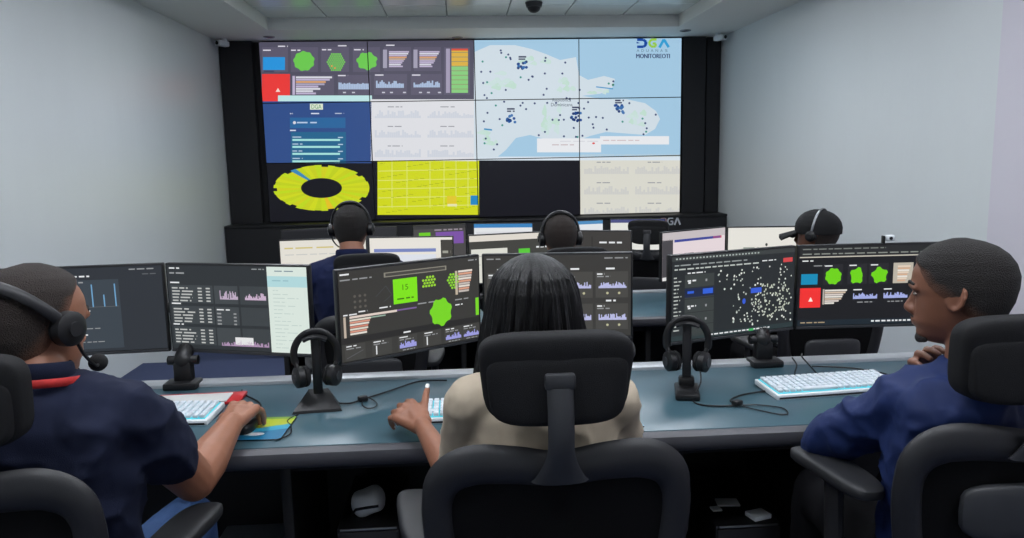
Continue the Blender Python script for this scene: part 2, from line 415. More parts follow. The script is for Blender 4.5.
# white chart pages
def chart_page(x0, y0, x1, y1, bg, ink):
    C.lv = 4; C.rect(x0, y0, x1, y1, bg); C.lv = 5; w_ = (x1-x0); h_ = (y1-y0)
    for r in range(3):
        for k in range(2):
            a = x0+w_*(.04+.49*k); yb = y0+h_*(.30+.32*r)
            C.cols(a, a+w_*.43, yb, h_*.13, 22, ink, .25); C.bars(a+w_*.12, a+w_*.26, yb-h_*.19, .9, (150, 152, 160), 2)
chart_page(370.5, 99.5, 478, 161, (228, 229, 234), (212, 217, 227))
chart_page(580, 154.5, 684, 219, (224, 223, 212), (211, 211, 207))
# yellow ring and tree map
YL = (212, 222, 22)
cx, cy = 321.5, 188
C.lv = 4
for k in range(44):
    a0 = 2*pi*k/44; a1 = 2*pi*(k+1)/44
    ro = [1, .98, 1, .93, 1.01, 1][(k*5) % 6]
    if k == 28: col = (60, 140, 190)
    elif k in (9,): col = (232, 196, 40)
    else: col = (YL[0]-(k % 3)*8, YL[1]-(k % 2)*8, 30)
    C.poly([(cx+48*ro*math.cos(a0), cy+23*ro*math.sin(a0)), (cx+48*ro*math.cos(a1), cy+23*ro*math.sin(a1)), (cx+20.5*math.cos(a1), cy+10*math.sin(a1)), (cx+20.5*math.cos(a0), cy+10*math.sin(a0))], col)
C.rect(377.5, 160.5, 479, 215, (214, 222, 30))
C.lv = 5
LN = (226, 234, 120)
for y in (170, 179.5, 188, 197, 206): C.line([(378, y+1), (478.5, y-1)], .8, LN)
for x in (392, 407, 430, 444, 456, 468): C.line([(x, 161), (x, 208)], .8, LN)
for i in range(60):
    x = 380+(i*37 % 95); y = 163+(i*23 % 50); C.bars(x, x+5, y, .8, (184, 194, 30), 1)
C.lv = 6; C.rect(447, 196, 456.5, 204, (232, 206, 50)); C.rect(447.5, 204, 457, 206.5, (236, 236, 180)); C.rect(470.5, 195.5, 478, 205, (40, 140, 200))
# map
C.lv = 4; C.rect(474.2, 30, 690, 160.2, (168, 206, 232))
C.lv = 5
LAND = [(474, 52), (490, 45), (515, 45), (532, 49), (546, 54), (560, 60), (576, 57), (579, 75), (588, 80), (604, 76), (615, 79), (612, 88), (600, 94), (582, 96), (600, 99), (626, 99), (645, 103), (656, 111), (660, 119), (655, 129), (645, 135), (606, 132), (590, 136), (572, 143), (552, 141), (530, 135), (516, 138), (506, 150), (494, 160), (474, 160)]
C.poly(LAND, (214, 227, 236)); C.rect(474.2, 156.8, 690, 160.2, (222, 234, 244))
C.lv = 6
rr = random.Random(3)
for a in ((505, 80, 15, 7), (552, 120, 9, 12), (490, 138, 11, 6), (598, 92, 9, 3), (640, 118, 10, 7), (535, 62, 12, 5), (566, 84, 8, 6)):
    for k in range(7):
        x, y = a[0]+rr.uniform(-1, 1)*a[2], a[1]+rr.uniform(-1, 1)*a[3]
        C.blob(x, y, a[2]*rr.uniform(.2, .5), a[3]*rr.uniform(.25, .5), rr.choice([(204, 229, 222), (198, 228, 214), (208, 230, 228)]), 14, .18)
C.lv = 7
for k in range(110):
    x, y = rr.uniform(478, 656), rr.uniform(50, 150)
    inside = False
    for i in range(len(LAND)):
        a, b = LAND[i-1], LAND[i]
        if (a[1] > y) != (b[1] > y) and x < (b[0]-a[0])*(y-a[1])/(b[1]-a[1])+a[0]: inside = not inside
    if inside: C.ell(x, y, 1.1, 1.1, (60, 74, 118) if k % 6 else (60, 150, 140), 8)
C.lv = 8
for x, y in ((522.5, 66), (511, 118), (576, 116.5), (619, 109.5)):
    for k in range(14): C.ell(x+rr.uniform(-5, 5), y+rr.uniform(-4.5, 4.5), 1.5, 1.5, rr.choice([(40, 80, 150), (70, 120, 180), (30, 60, 120)]), 8)
    C.bars(x-4, x+5, y-10, 1.6, (60, 66, 96), 1); C.bars(x-4, x+4, y-7.6, 1.4, (60, 66, 96), 1)
C.line([(484, 129), (492, 130)], 1.6, (70, 150, 200)); C.line([(596, 87), (613, 89)], 1.2, (90, 160, 210)); C.ell(613, 85, 1.3, 1.3, (60, 130, 110), 8)
C.text('República', 552.5, 98.6, 571, 102.2, (70, 80, 100)); C.text('Dominicana', 551, 102.8, 572.5, 106.2, (70, 80, 100))
C.lv = 9; C.rect(537, 138.5, 601, 152.5, (238, 240, 244)); C.rect(600, 136.2, 669, 144.6, (238, 240, 244))
C.lv = 10; C.bars(552, 575, 144.5, .9, (200, 180, 184), 3); C.ell(593.5, 143.4, 1.5, 1, (226, 90, 90), 8); C.bars(603, 640, 140, .9, (210, 190, 194), 4); C.bars(560, 600, 141, .7, (214, 214, 222), 3)
# emblem
C.line([(637, 39.6), (643, 39.6), (646, 41.5), (646, 44.5), (643.5, 46.7), (637, 46.7)], 2.6, (24, 74, 160)); C.ell(645.4, 43.2, 1.4, 2.8, (24, 74, 160), 12)
C.poly([(636.5, 41.5), (640, 43), (636.5, 43.4)], (24, 74, 160))
C.line([(656.5, 39.4), (651, 39.6), (648.8, 43), (651, 46.5), (655.5, 46.4), (655.6, 43.4), (652.5, 43.4)], 2.3, (156, 208, 70))
C.line([(659.3, 47.5), (663.8, 39.3), (668.6, 47.2)], 2.6, (50, 160, 216))
for k, ch in enumerate('ADUANAS'): C.text(ch, 636.6+k*4.7, 49.2, 639.2+k*4.7, 51.8, (96, 118, 140))
C.text('MONITOREOTI', 636, 53.8, 669.5, 58.2, (44, 56, 104)); C.text('MONITOREOTI', 636.35, 53.8, 669.85, 58.2, (44, 56, 104), 11)

vw = thing('video_wall', 'large video wall of twelve panels showing dashboards and an island map', 'video wall', (VX0+VW/2, VY, VZT-VH))
pw, ph = VW/4, VH/3
pm = MB().rbox((0, .035, 0), (pw-.003, .07, ph-.003), .003, seg=1).mesh('display_panel', False); pm.materials.append(M['black'])
for r in range(3):
    for c in range(4):
        o = put('display_panel', pm, vw, (-VW/2+pw*(c+.5), 0, VH-ph*(r+.5)))
        me = C.mesh('screen_image', pw-.010, ph-.010, (c+.004, r+.004, c+.996, r+.996), gain=.92)
        put('screen_image', me, o, (0, -.0008, 0))
MB().span(-VW/2+.1, VW/2-.1, .07, .105, .1, VH-.1).build('mounting_frame', 'black', vw, False)
t = thing('display_plinth', 'long black cabinet plinth under the video wall with white lettering', 'cabinet', ((XL+XR)/2, 9.1, -.3))
hw = (XR-XL)/2-.01
MB().rbox((0, 0, .52), (hw*2, .38, 1.04), .006).build('body', 'black2', t)
MB().rbox((0, -.005, 1.055), (hw*2, .40, .03), .006).build('top_ledge', 'black', t)
Lg = Canvas(10, 4.2, (26, 26, 30))
Lg.lv = 0; Lg.line([(.4, .6), (2, .6), (2.8, 1.4), (2.8, 2.8), (2, 3.6), (.4, 3.6)], .8, (190, 150, 160))
Lg.line([(6.2, .6), (4.4, .6), (3.7, 1.5), (3.7, 2.8), (4.4, 3.6), (6, 3.6), (6, 2.2), (5, 2.2)], .7, (206, 208, 214)); Lg.line([(6.9, 3.9), (8.2, .5), (9.6, 3.9)], .8, (206, 208, 214))
put('lettering', Lg.mesh('lettering', .25, .105, matname='print'), t, (2.455-(XL+XR)/2, -.2015, 1.0))

# ================================================================ DESKS
def desk(label, x0, x1, y0, y1, zf, panels):
    xc = (x0+x1)/2
    t = thing('control_desk', label, 'desk', (xc, (y0+y1)/2, zf)); yc = (y0+y1)/2; L = x1-x0
    MB().rbox((0, .01, .727), (L, y1-y0-.02, .026), .004).build('worktop', 'desk', t)
    prof = [(-.022, .706), (-.026, .72), (-.022, .735), (-.008, .7405), (.012, .7405), (.012, .69), (-.010, .690), (-.018, .695)]
    mb = MB(); yy = y0-yc
    mb.loft([[V(x, yy+p[0], p[1]) for p in prof] for x in (-L/2, L/2)]); mb.build('front_edge', 'deskedge', t)
    MB().rbox((0, y1-yc+.03, .735), (L, .07, .035), .006).build('rear_rail', 'rail', t)
    MB().rbox((0, y1-yc-.02, .36), (L-.04, .02, .66), .003).build('back_panel', 'desklow', t)
    MB().rbox((0, yy+.10, .675), (L-.06, .02, .07), .003).build('cable_beam', 'desklow', t)
    for x in panels:
        MB().rbox((x-xc, .02, .357), (.03, y1-y0-.10, .71), .003).build('side_panel', 'desklow', t)
    return t
desk('blue-grey front desk with dark edge where the three nearest people sit', -1.85, 2.45, 2.0, 2.62, 0, (-1.83, -.50, .60, 1.02, 2.43))
desk('blue-grey middle row desk partly seen beyond the front monitors', -1.0, 2.35, 4.18, 4.92, -.15, (-.98, .0, 1.05, 2.33))
desk('far row desk closest to the video wall, mostly hidden by monitors', -1.6, 2.1, 6.85, 7.5, -.3, (-1.58, .3, 2.08))

# ================================================================ MONITORS
def monitor(label, L, R, zb, cv, h=.31, chin=.012, gain=1.0, mount=True, lean=0):
    L = V(*L); R = V(*R); c = (L+R)/2; w_ = (R-L).length; rz = math.atan2(R.y-L.y, R.x-L.x)
    t = thing('computer_monitor', label, 'monitor', (c.x, c.y, zb), rz)
    MB().rbox((0, .012, h/2), (w_, .024, h), .004).build('housing', 'plastic', t)
    MB().rbox((0, .034, h*.42), (w_*.5, .03, h*.5), .012).build('rear_cover', 'plastic', t)
    me = cv.mesh('screen', w_-.014, h-.008-chin, gain=gain)
    put('screen', me, t, (0, -.0012, chin+(h-.006-chin)/2))
    if chin > .006: MB().rbox((0, -.002, chin*.5), (w_-.008, .006, chin*.8), .002).build('bottom_bezel', 'lgplastic', t)
    if mount: MB().rbox((0, .058, h*.45), (.1, .03, .1), .005).build('mount_plate', 'gplastic', t)
    return t
def dual_stand(label, base, joint, ends, ztop, zdesk):
    # clamp on the desk, upright, two arms to the mount plates
    t = thing('monitor_stand', label, 'stand', (base[0], base[1], zdesk))
    b = V(base[0], base[1], 0)
    MB().rbox((0, 0, .012), (.11, .08, .024), .006).rbox((0, .02, .05), (.06, .045, .07), .008).build('clamp', 'plastic', t)
    j = V(joint[0], joint[1], 0)-b; j.z = 0
    top = V(j.x, j.y+.12, ztop-zdesk)
    pth = spline([V(0, .02, .03), V(0, .022, .07), V(0, .03, .105), V(j.x*.3, j.y+.10, .16), top], 6)
    MB().tube(pth, [(.024, .030)]*len(pth), 10, ref=(0, 1, 0)).build('upright', 'plastic', t)
    for e in ends:
        q = V(e[0], e[1], 0)-b; q.z = ztop-zdesk
        MB().tube([top, top.lerp(q, .5)+V(0, .03, 0), q], [.018, .018, .018], 8).build('arm', 'gplastic', t)
    MB().cyl((-.05, .022, .09), (.05, .022, .09), .016, 14).build('knob', 'plastic', t)
    return t
W_, G1, G2, G3 = (228, 230, 232), (150, 152, 154), (104, 106, 110), (70, 72, 76)
GREEN = (126, 226, 24)
def new(bg): c = Canvas(100, 56, bg); c.lv = 0; return c
# M1 far left
c = new((48, 52, 58)); c.rect(32, 8, 73, 54, (60, 68, 76)); c.lv = 1
for x, h in ((42, 6), (49, 8), (56, 15), (63, 8), (70, 15)): c.rect(x, 26-h, x+.8, 26, (110, 160, 200))
c.bars(44, 56, 5, 1, W_, 2); c.bars(33, 52, 9, .9, G1, 3); c.bars(33, 55, 28, .9, W_, 3); c.line([(38, 26), (72, 26)], .3, G2); c.bars(40, 60, 40, .6, G1, 4); c.bars(40, 52, 44, .9, W_, 2); c.bars(40, 62, 49, .6, G1, 4); c.bars(80, 96, 1.5, .8, G1, 3); c.bars(88, 97, 5, .6, G2, 2)
m1 = c
c = new((46, 50, 53)); c.rect(72.5, 0, 100, 56, (216, 228, 220)); c.lv = 1
for y in (13, 27, 41):
    c.rect(2, y, 33, y+12, (62, 67, 70)); c.rect(34, y, 51, y+12, (66, 71, 74)); c.rect(52.5, y, 72, y+12, (60, 65, 68))
c.rect(72.5, 6, 100, 13, (176, 214, 218)); c.lv = 2
for y in (13, 27, 41):
    c.bars(2, 10, y-2, .9, W_, 1)
    for k in range(5): c.bars(3, 3+12+(k*5 % 6), y+1.6+k*2.1, .9, (190, 192, 190), 2); c.rect(22, y+1.6+k*2.1, 25, y+2.5+k*2.1, (190, 192, 190)); c.rect(28, y+1.6+k*2.1, 31, y+2.5+k*2.1, (190, 192, 190))
c.cols(38, 51, 22, 6, 20, (196, 176, 200), .05); c.cols(56, 71, 22, 5, 20, (206, 180, 206), .2); c.cols(37, 71, 53, 4, 40, (176, 146, 180), .05); c.rect(47, 47, 60, 52, (226, 226, 226)); c.bars(35, 45, 28.5, .8, W_, 1)
for k in range(4): c.rect(35, 31+k*2.3, 38, 32+k*2.3, G1); c.rect(47, 31+k*2.3, 49, 32+k*2.3, G1)
c.bars(2, 10, 1.4, .9, W_, 1); c.bars(2, 14, 4.6, 1, G1, 2); c.bars(62, 71, 1.4, .7, G1, 2)
for k in range(16): c.bars(76, 80+(k*7 % 16), 15+k*2.5, .5, (190, 206, 200), 2)
c.bars(78, 92, 2.4, .7, (120, 140, 150), 2); c.bars(76, 88, 8.5, .8, (150, 190, 198), 2)
m2 = c
c = new((58, 57, 54)); c.rect(0, 41, 100, 45, (42, 41, 40)); c.lv = 1
c.rect(30, 3.6, 75, 6.6, (140, 136, 124)); c.rect(31, 4.2, 74, 6, (72, 70, 66), 2); c.rect(36, 8.6, 53, 24.5, GREEN); c.blob(70, 34, 8, 9, (120, 212, 36), 28, .07); c.rect(97, 28, 99.5, 40, (120, 212, 36))
for r in range(4):
    for k in range(5-(r % 2)): c.ell(57.5+k*2.1+(r % 2), 15.5-r*1.9, .95, .9, (150, 210, 50), 6) if abs(k-2) <= 2.6-r*.3 else None
for r in range(6):
    for k in range(5): 
        if abs(k-2+.5*(r % 2)) <= 2.4-abs(r-2)*.55: c.ell(76+k*2.1+(r % 2), 10+r*1.8, .95, .9, (140, 210, 50), 6)
for k in range(9): c.ell(10+k % 3*3.4, 16+k//3*3.4, .9, .9, (96, 92, 86), 8)
c.line([(24, 18), (31, 12), (35, 18), (29, 22)], .4, G3); c.bars(1, 8, 1.5, 1, W_, 1); c.bars(1, 22, 5, .8, G1, 3); c.bars(92, 99, 1.5, .8, G1, 1)
c.rect(2, 28, 3.5, 41, (190, 176, 160)); c.hbars(6, 20, 30, 40, 7, [(220, 214, 200), (214, 150, 130), (226, 220, 210), (206, 130, 110)], .7); c.rect(6, 28, 38, 29.4, (222, 206, 196)); c.rect(38, 28, 52, 29, (122, 96, 150)); c.rect(20, 30, 30, 30.8, (150, 176, 160))
c.hbars(84, 95, 8, 23, 9, [(226, 216, 206), (214, 156, 130), (196, 186, 180)], .7); c.rect(81.5, 8, 83.3, 24, (196, 180, 160))
c.bars(53, 66, 26, .8, G1, 2); c.bars(2, 12, 26.6, .8, W_, 2); c.bars(81, 92, 27, .8, G1, 2); c.bars(81, 87, 30.5, .8, W_, 1); c.bars(26, 34, 25, .8, W_, 1); c.bars(12, 18, 25.5, .8, W_, 1)
for x, kind in ((2, 0), (20, 1), (38, 2), (56, 1), (72, 2), (86, 2)):
    c.rect(x, 45.4, x+13.5, 55.4, (66, 65, 62), 0); c.bars(x+1, x+8, 46.2, .7, W_, 1); c.bars(x+1, x+11, 47.8, .6, G1, 2)
    if kind == 2: c.cols(x+1, x+13, 53.6, 4.6, 16, (160, 160, 226), .3); c.bars(x+3, x+12, 54.6, .6, G1, 3)
    if kind == 1: c.rect(x+2.5, 49, x+3.3, 54.6, W_)
    if kind == 0: c.line([(x+1, 54), (x+12, 50)], .3, G2)
c.bars(42, 48, 43, 1, W_, 1); c.lv = 2; c.text('15', 42.5, 12.5, 46.5, 16, (60, 120, 10)); c.bars(38.5, 50.5, 21, .9, (60, 120, 10), 2)
m3 = c
c = new((58, 57, 55)); c.lv = 1; c.bars(2, 12, 1.8, .8, G1, 1); c.bars(82, 98, 2, .8, G1, 3)
for x in (2, 28, 52, 76):
    for y in (9, 31):
        c.rect(x, y+2.6, x+22, y+20.5, (72, 71, 68)); c.bars(x+7, x+14, y, 1.2, W_, 1, 2); c.bars(x+1, x+6, y+3.8, 1, W_, 1, 2); c.bars(x+1, x+10, y+5.6, .8, G1, 2, 2)
        c.cols(x+2, x+21, y+14, 4.5, 24, (190, 192, 232), .25, 2); c.ell(x+8, y+17.4, .9, .9, (190, 186, 150), 8, 2); c.ell(x+16, y+17.4, .9, .9, (190, 186, 150), 8, 2)
m4 = c
c = new((38, 42, 44)); c.rect(0, 0, 100, 3, (58, 62, 62)); c.rect(10, 12.5, 33, 54, (58, 63, 62)); c.rect(0, 52.6, 100, 56, (44, 56, 58)); c.lv = 1
for k in range(26): c.rect(3+k*2.6, 1, 4.3+k*2.6, 2, (170, 180, 176))
c.bars(2, 60, 5.4, .8, (150, 156, 156), 8); c.bars(2, 70, 8, .9, (190, 196, 192), 12); c.rect(90, 6.6, 98, 9.6, (206, 70, 72)); c.bars(72, 84, 7, .7, W_, 2)
for k in range(15): c.bars(1.5, 4.5+(k*3 % 4), 13.5+k*2.5, .8, (186, 190, 186), 1)
c.bars(12, 26, 11, .8, W_, 3); c.rect(10, 21.5, 33, 27.5, (30, 40, 70))
c.rect(24, 22.5, 32, 26, (50, 96, 214), 2); c.rect(12, 23.4, 17, 25, (50, 96, 214), 2)
for y in (16, 33, 42): c.bars(12, 19, y, 1, W_, 2, 2); c.rect(12.5, y+1.2, 14.5, y+2.4, W_, 2); c.rect(26, y, 27.3, y+1.6, G1, 2)
for y in (20.9, 28.3, 37.5, 46): c.rect(10, y, 33, y+.5, (40, 44, 44), 2)
rr = random.Random(11)
for k in range(150):
    x, y = rr.uniform(36, 98), rr.uniform(11, 51)
    if x < 48 and y > 25: continue
    s_ = rr.uniform(.45, .75); c.ell(x, y, s_, s_*1.05, rr.choice([(214, 220, 212), (180, 188, 180), (226, 228, 222)]), 8)
for k in range(90):
    a = rr.uniform(0, 2*pi); q = math.sqrt(rr.random()); c.ell(82+15*q*math.cos(a), 34+15*q*math.sin(a), .6, .65, (200, 206, 190), 8)
c.rect(63, 25.5, 72, 29, (56, 92, 210), 2); c.ell(57.5, 34, 1.4, 2, (56, 92, 210), 10, 2)
c.bars(30, 80, 53.8, .9, W_, 16); c.rect(62, 53.6, 66, 55.2, (60, 170, 90), 2)
m5 = c
c = new((28, 28, 31)); c.rect(0, 0, 100, 7, (40, 41, 42)); c.rect(0, 52, 100, 56, (30, 40, 48)); c.lv = 1
c.bars(2, 60, 1.2, .8, (120, 124, 120), 10); c.bars(2, 90, 4.6, .8, (140, 144, 138), 14); c.rect(0, 6.8, 100, 7.6, (196, 190, 178)); c.bars(2, 10, 9.4, .8, W_, 2); c.bars(10, 18, 13, .7, G1, 1)
c.rect(1.5, 19, 13, 26.5, (22, 138, 182)); c.rect(1, 29, 15.5, 43, (238, 50, 48)); c.poly([(7, 38.6), (8.6, 35.4), (10.2, 38.6)], (255, 230, 220), 2)
for x in (17, 34, 49): c.rect(x, 12.5, x+13.5, 27, (40, 40, 44), 0); c.bars(x+1, x+7, 13.2, .8, W_, 1)
c.blob(24, 21, 5.6, 5.7, (110, 210, 20), 32, .05); c.blob(40.5, 21, 4.6, 5.6, (110, 210, 20), 18, .13); c.blob(56.5, 21, 5.4, 5.4, (110, 210, 20), 20, .12)
for x in (66, 82): c.rect(x, 12.5, x+14, 27, (188, 180, 166)); c.hbars(x+3, x+12, 14.5, 26, 8, [(226, 206, 186), (210, 170, 140), (230, 224, 214)], .6, 2)
c.hbars(18.5, 34, 30.5, 41, 7, [(226, 222, 214), (206, 186, 166), (216, 206, 200)], .4); c.rect(17, 30, 18.2, 41, (180, 170, 160))
for x in (38.5, 60, 82): c.bars(x, x+7, 30.6, .8, W_, 1); c.cols(x, x+17, 37.6, 4.4, 22, (168, 178, 232), .35); c.bars(x+3, x+14, 39.6, .7, G1, 3)
c.bars(2, 20, 53.4, .8, (170, 150, 120), 4); c.bars(52, 86, 53.2, 1.1, W_, 12)
m6 = c
FR = 'front row monitor '
ZB = .848
monitor('leftmost front monitor with small blue spike chart behind the lanyard man', (-1.552, 2.655), (-1.017, 2.70), ZB, m1)
monitor('front left monitor with dark tables and a pale page along its right side', (-1.012, 2.70), (-.498, 2.54), ZB, m2)
monitor('front centre monitor with bright green square tile on dark dashboard', (-.39, 2.406), (.064, 2.70), ZB, m3)
monitor('front dark dashboard monitor half hidden behind the black-haired woman', (.072, 2.70), (.598, 2.645), ZB, m4)
monitor('front monitor with cloud of white dots and blue tags', (.697, 2.528), (1.207, 2.70), ZB, m5)
monitor('front right monitor with red square and green blobs beside the man in profile', (1.213, 2.70), (1.753, 2.684), ZB, m6)
dual_stand('black dual monitor stand clamped behind the left keyboard', (-.955, 2.62), (-1.0, 2.70), ((-1.27, 2.75), (-.735, 2.70)), .98, .74)
dual_stand('black dual monitor stand hidden behind the seated woman', (.16, 2.62), (.07, 2.70), ((-.12, 2.63), (.34, 2.75)), .98, .74)
dual_stand('black dual monitor stand beside the right keyboard', (1.07, 2.62), (1.2, 2.70), ((.92, 2.69), (1.48, 2.77)), .98, .74)
# middle row
c = new((226, 222, 212)); c.lv = 1; c.rect(3, 30, 62, 36, (58, 64, 110)); c.bars(5, 80, 8, 1.6, (206, 190, 120), 4); c.bars(5, 90, 16, 1.2, (200, 200, 196), 6); c.bars(40, 80, 46, 1.5, (214, 170, 150), 3); b1l = c
c = new((230, 226, 218)); c.lv = 1; c.rect(5, 13, 80, 17, (120, 134, 190)); c.rect(4, 32, 70, 38, (70, 110, 170)); c.rect(5, 20, 80, 31, (220, 224, 232)); c.rect(60, 43, 72, 50, (206, 84, 80)); c.rect(30, 42, 45, 54, (226, 190, 180)); c.rect(86, 3, 100, 56, (70, 68, 64)); c.rect(86, 3, 87, 56, (40, 40, 40)); c.bars(88, 98, 16, 3, (160, 160, 150), 1, 2); c.bars(88, 98, 44, 3, (160, 160, 150), 1, 2); b1r = c
c = new((68, 68, 64)); c.rect(0, 0, 100, 7, (222, 216, 206)); c.rect(2, 16, 46, 56, (220, 220, 210)); c.lv = 1; c.poly([(60, 18), (74, 18), (74, 36), (67, 40), (60, 36)], (90, 200, 60)); c.bars(82, 98, 16, 2, W_, 2); c.bars(4, 44, 24, 1.2, (190, 190, 180), 3); c.bars(4, 30, 34, 1.2, (196, 196, 186), 2); b2l = c
c = new((64, 62, 60)); c.lv = 1; c.bars(60, 90, 12, 2, W_, 2); c.bars(5, 30, 12, 2, W_, 2); c.cols(5, 40, 32, 8, 16, (200, 200, 230), .4); c.cols(64, 95, 34, 8, 16, (200, 200, 230), .4); c.rect(50, 6, 51, 56, (44, 44, 42)); c.bars(62, 80, 48, 2.4, W_, 1); b2r = c
c = new((226, 212, 216)); c.rect(0, 0, 100, 9, (196, 188, 190)); c.rect(0, 8, 16, 56, (72, 70, 74)); c.lv = 1; c.rect(18, 9, 92, 12, (60, 70, 150)); c.rect(80, 9, 94, 12, (200, 80, 100)); c.bars(22, 52, 26, 2, (90, 80, 90), 2); c.rect(0, 52, 16, 56, (222, 222, 220), 2); b3l = c
c = new((228, 226, 218)); c.lv = 1; c.bars(20, 40, 24, 2, (150, 160, 150), 1); c.rect(48, 32, 54, 36, (50, 70, 160)); c.bars(8, 44, 32, 1.4, (200, 200, 190), 3); c.ell(50, 21, 1.6, 2, (60, 66, 60), 8); b3r = c
ZB2 = -.15+.74+.11
monitor('middle row white page monitor with navy bar at far left', (-1.118, 4.83), (-.585, 4.87), ZB2, b1l, chin=.008)
monitor('middle row white monitor with blue bars right of the headset man', (-.575, 4.87), (-.045, 4.81), ZB2, b1r, chin=.008)
monitor('middle row dark monitor with green shield shape', (.045, 4.72), (.572, 4.85), ZB2+.012, b2l, chin=.008)
monitor('middle row dark chart monitor right of the second headset man', (.58, 4.85), (1.055, 4.70), ZB2+.016, b2r, chin=.008)
monitor('middle row pinkish page monitor with dark sidebar', (1.215, 4.60), (1.705, 4.87), ZB2+.01, b3l, chin=.008)
monitor('middle row white page monitor in front of the man in the cap', (1.715, 4.87), (2.21, 4.80), ZB2+.006, b3r, chin=.008)
for lb, bx, jx, e in (('monitor stand on the middle desk before the first headset man', -.58, -.58, ((-.85, 4.91), (-.31, 4.90))), ('monitor stand on the middle desk before the second headset man', .58, .577, ((.31, 4.84), (.81, 4.83))), ('monitor stand on the middle desk before the man in the cap', 1.7, 1.71, ((1.5, 4.79), (1.96, 4.90)))):
    dual_stand(lb, (bx, 4.74), (jx, 4.85), e, ZB2+.13, .59)
# far row
c = new((76, 74, 74)); c.rect(0, 0, 100, 6, (60, 60, 60)); c.lv = 1; c.rect(10, 12, 32, 30, (110, 200, 40)); c.rect(42, 12, 96, 34, (124, 84, 166)); c.bars(40, 95, 7, 2.5, (150, 140, 150), 4); c1 = c
c = new((226, 228, 230)); c.rect(0, 0, 100, 7, (60, 130, 190)); c.rect(4, 14, 95, 24, (216, 218, 222)); c2 = c
c = new((224, 228, 232)); c.rect(0, 0, 100, 6, (80, 140, 190)); c3 = c
c = new((226, 226, 220)); c.rect(0, 0, 100, 6, (76, 80, 130)); c.lv = 1; c.bars(20, 70, 28, 1.6, (200, 200, 196), 3); c4 = c
c = new((30, 31, 34)); c.lv = 1; c.rect(0, 0, 100, 3, (40, 40, 44)); c0 = c
c = new((46, 47, 50)); c.lv = 1; c.rect(0, 0, 100, 3, (52, 52, 56)); c5 = c
ZB3 = -.3+.74+.11
monitor('far row dark monitor just above the leftmost white page monitor', (-1.66, 7.28), (-1.14, 7.42), ZB3-.005, c0, chin=.008)
monitor('far row dark monitor directly behind the first headset man', (-1.12, 7.42), (-.6, 7.35), ZB3-.005, c5, chin=.008)
monitor('far row monitor with green square and purple block', (-.447, 7.32), (.055, 7.42), ZB3, c1, chin=.008)
monitor('far row white monitor left of the second headset man', (.125, 7.42), (.69, 7.32), ZB3, c2, chin=.008)
monitor('far row white monitor behind the second headset man with blue top strip', (.86, 7.32), (1.385, 7.42), ZB3+.005, c3, chin=.008)
monitor('far row white monitor behind the empty chair headrest', (1.45, 7.42), (1.965, 7.30), ZB3+.01, c4, chin=.008)
for lb, bx, e in (('monitor stand on the far desk behind the dark monitors', -1.13, ((-1.4, 7.45), (-.86, 7.48))), ('monitor stand on the far desk behind the purple block monitor', .09, ((-.2, 7.47), (.41, 7.47))), ('monitor stand on the far desk behind the empty chair', 1.42, ((1.12, 7.47), (1.71, 7.46)))):
    dual_stand(lb, (bx, 7.30), (bx, 7.40), e, ZB3+.13, .44)

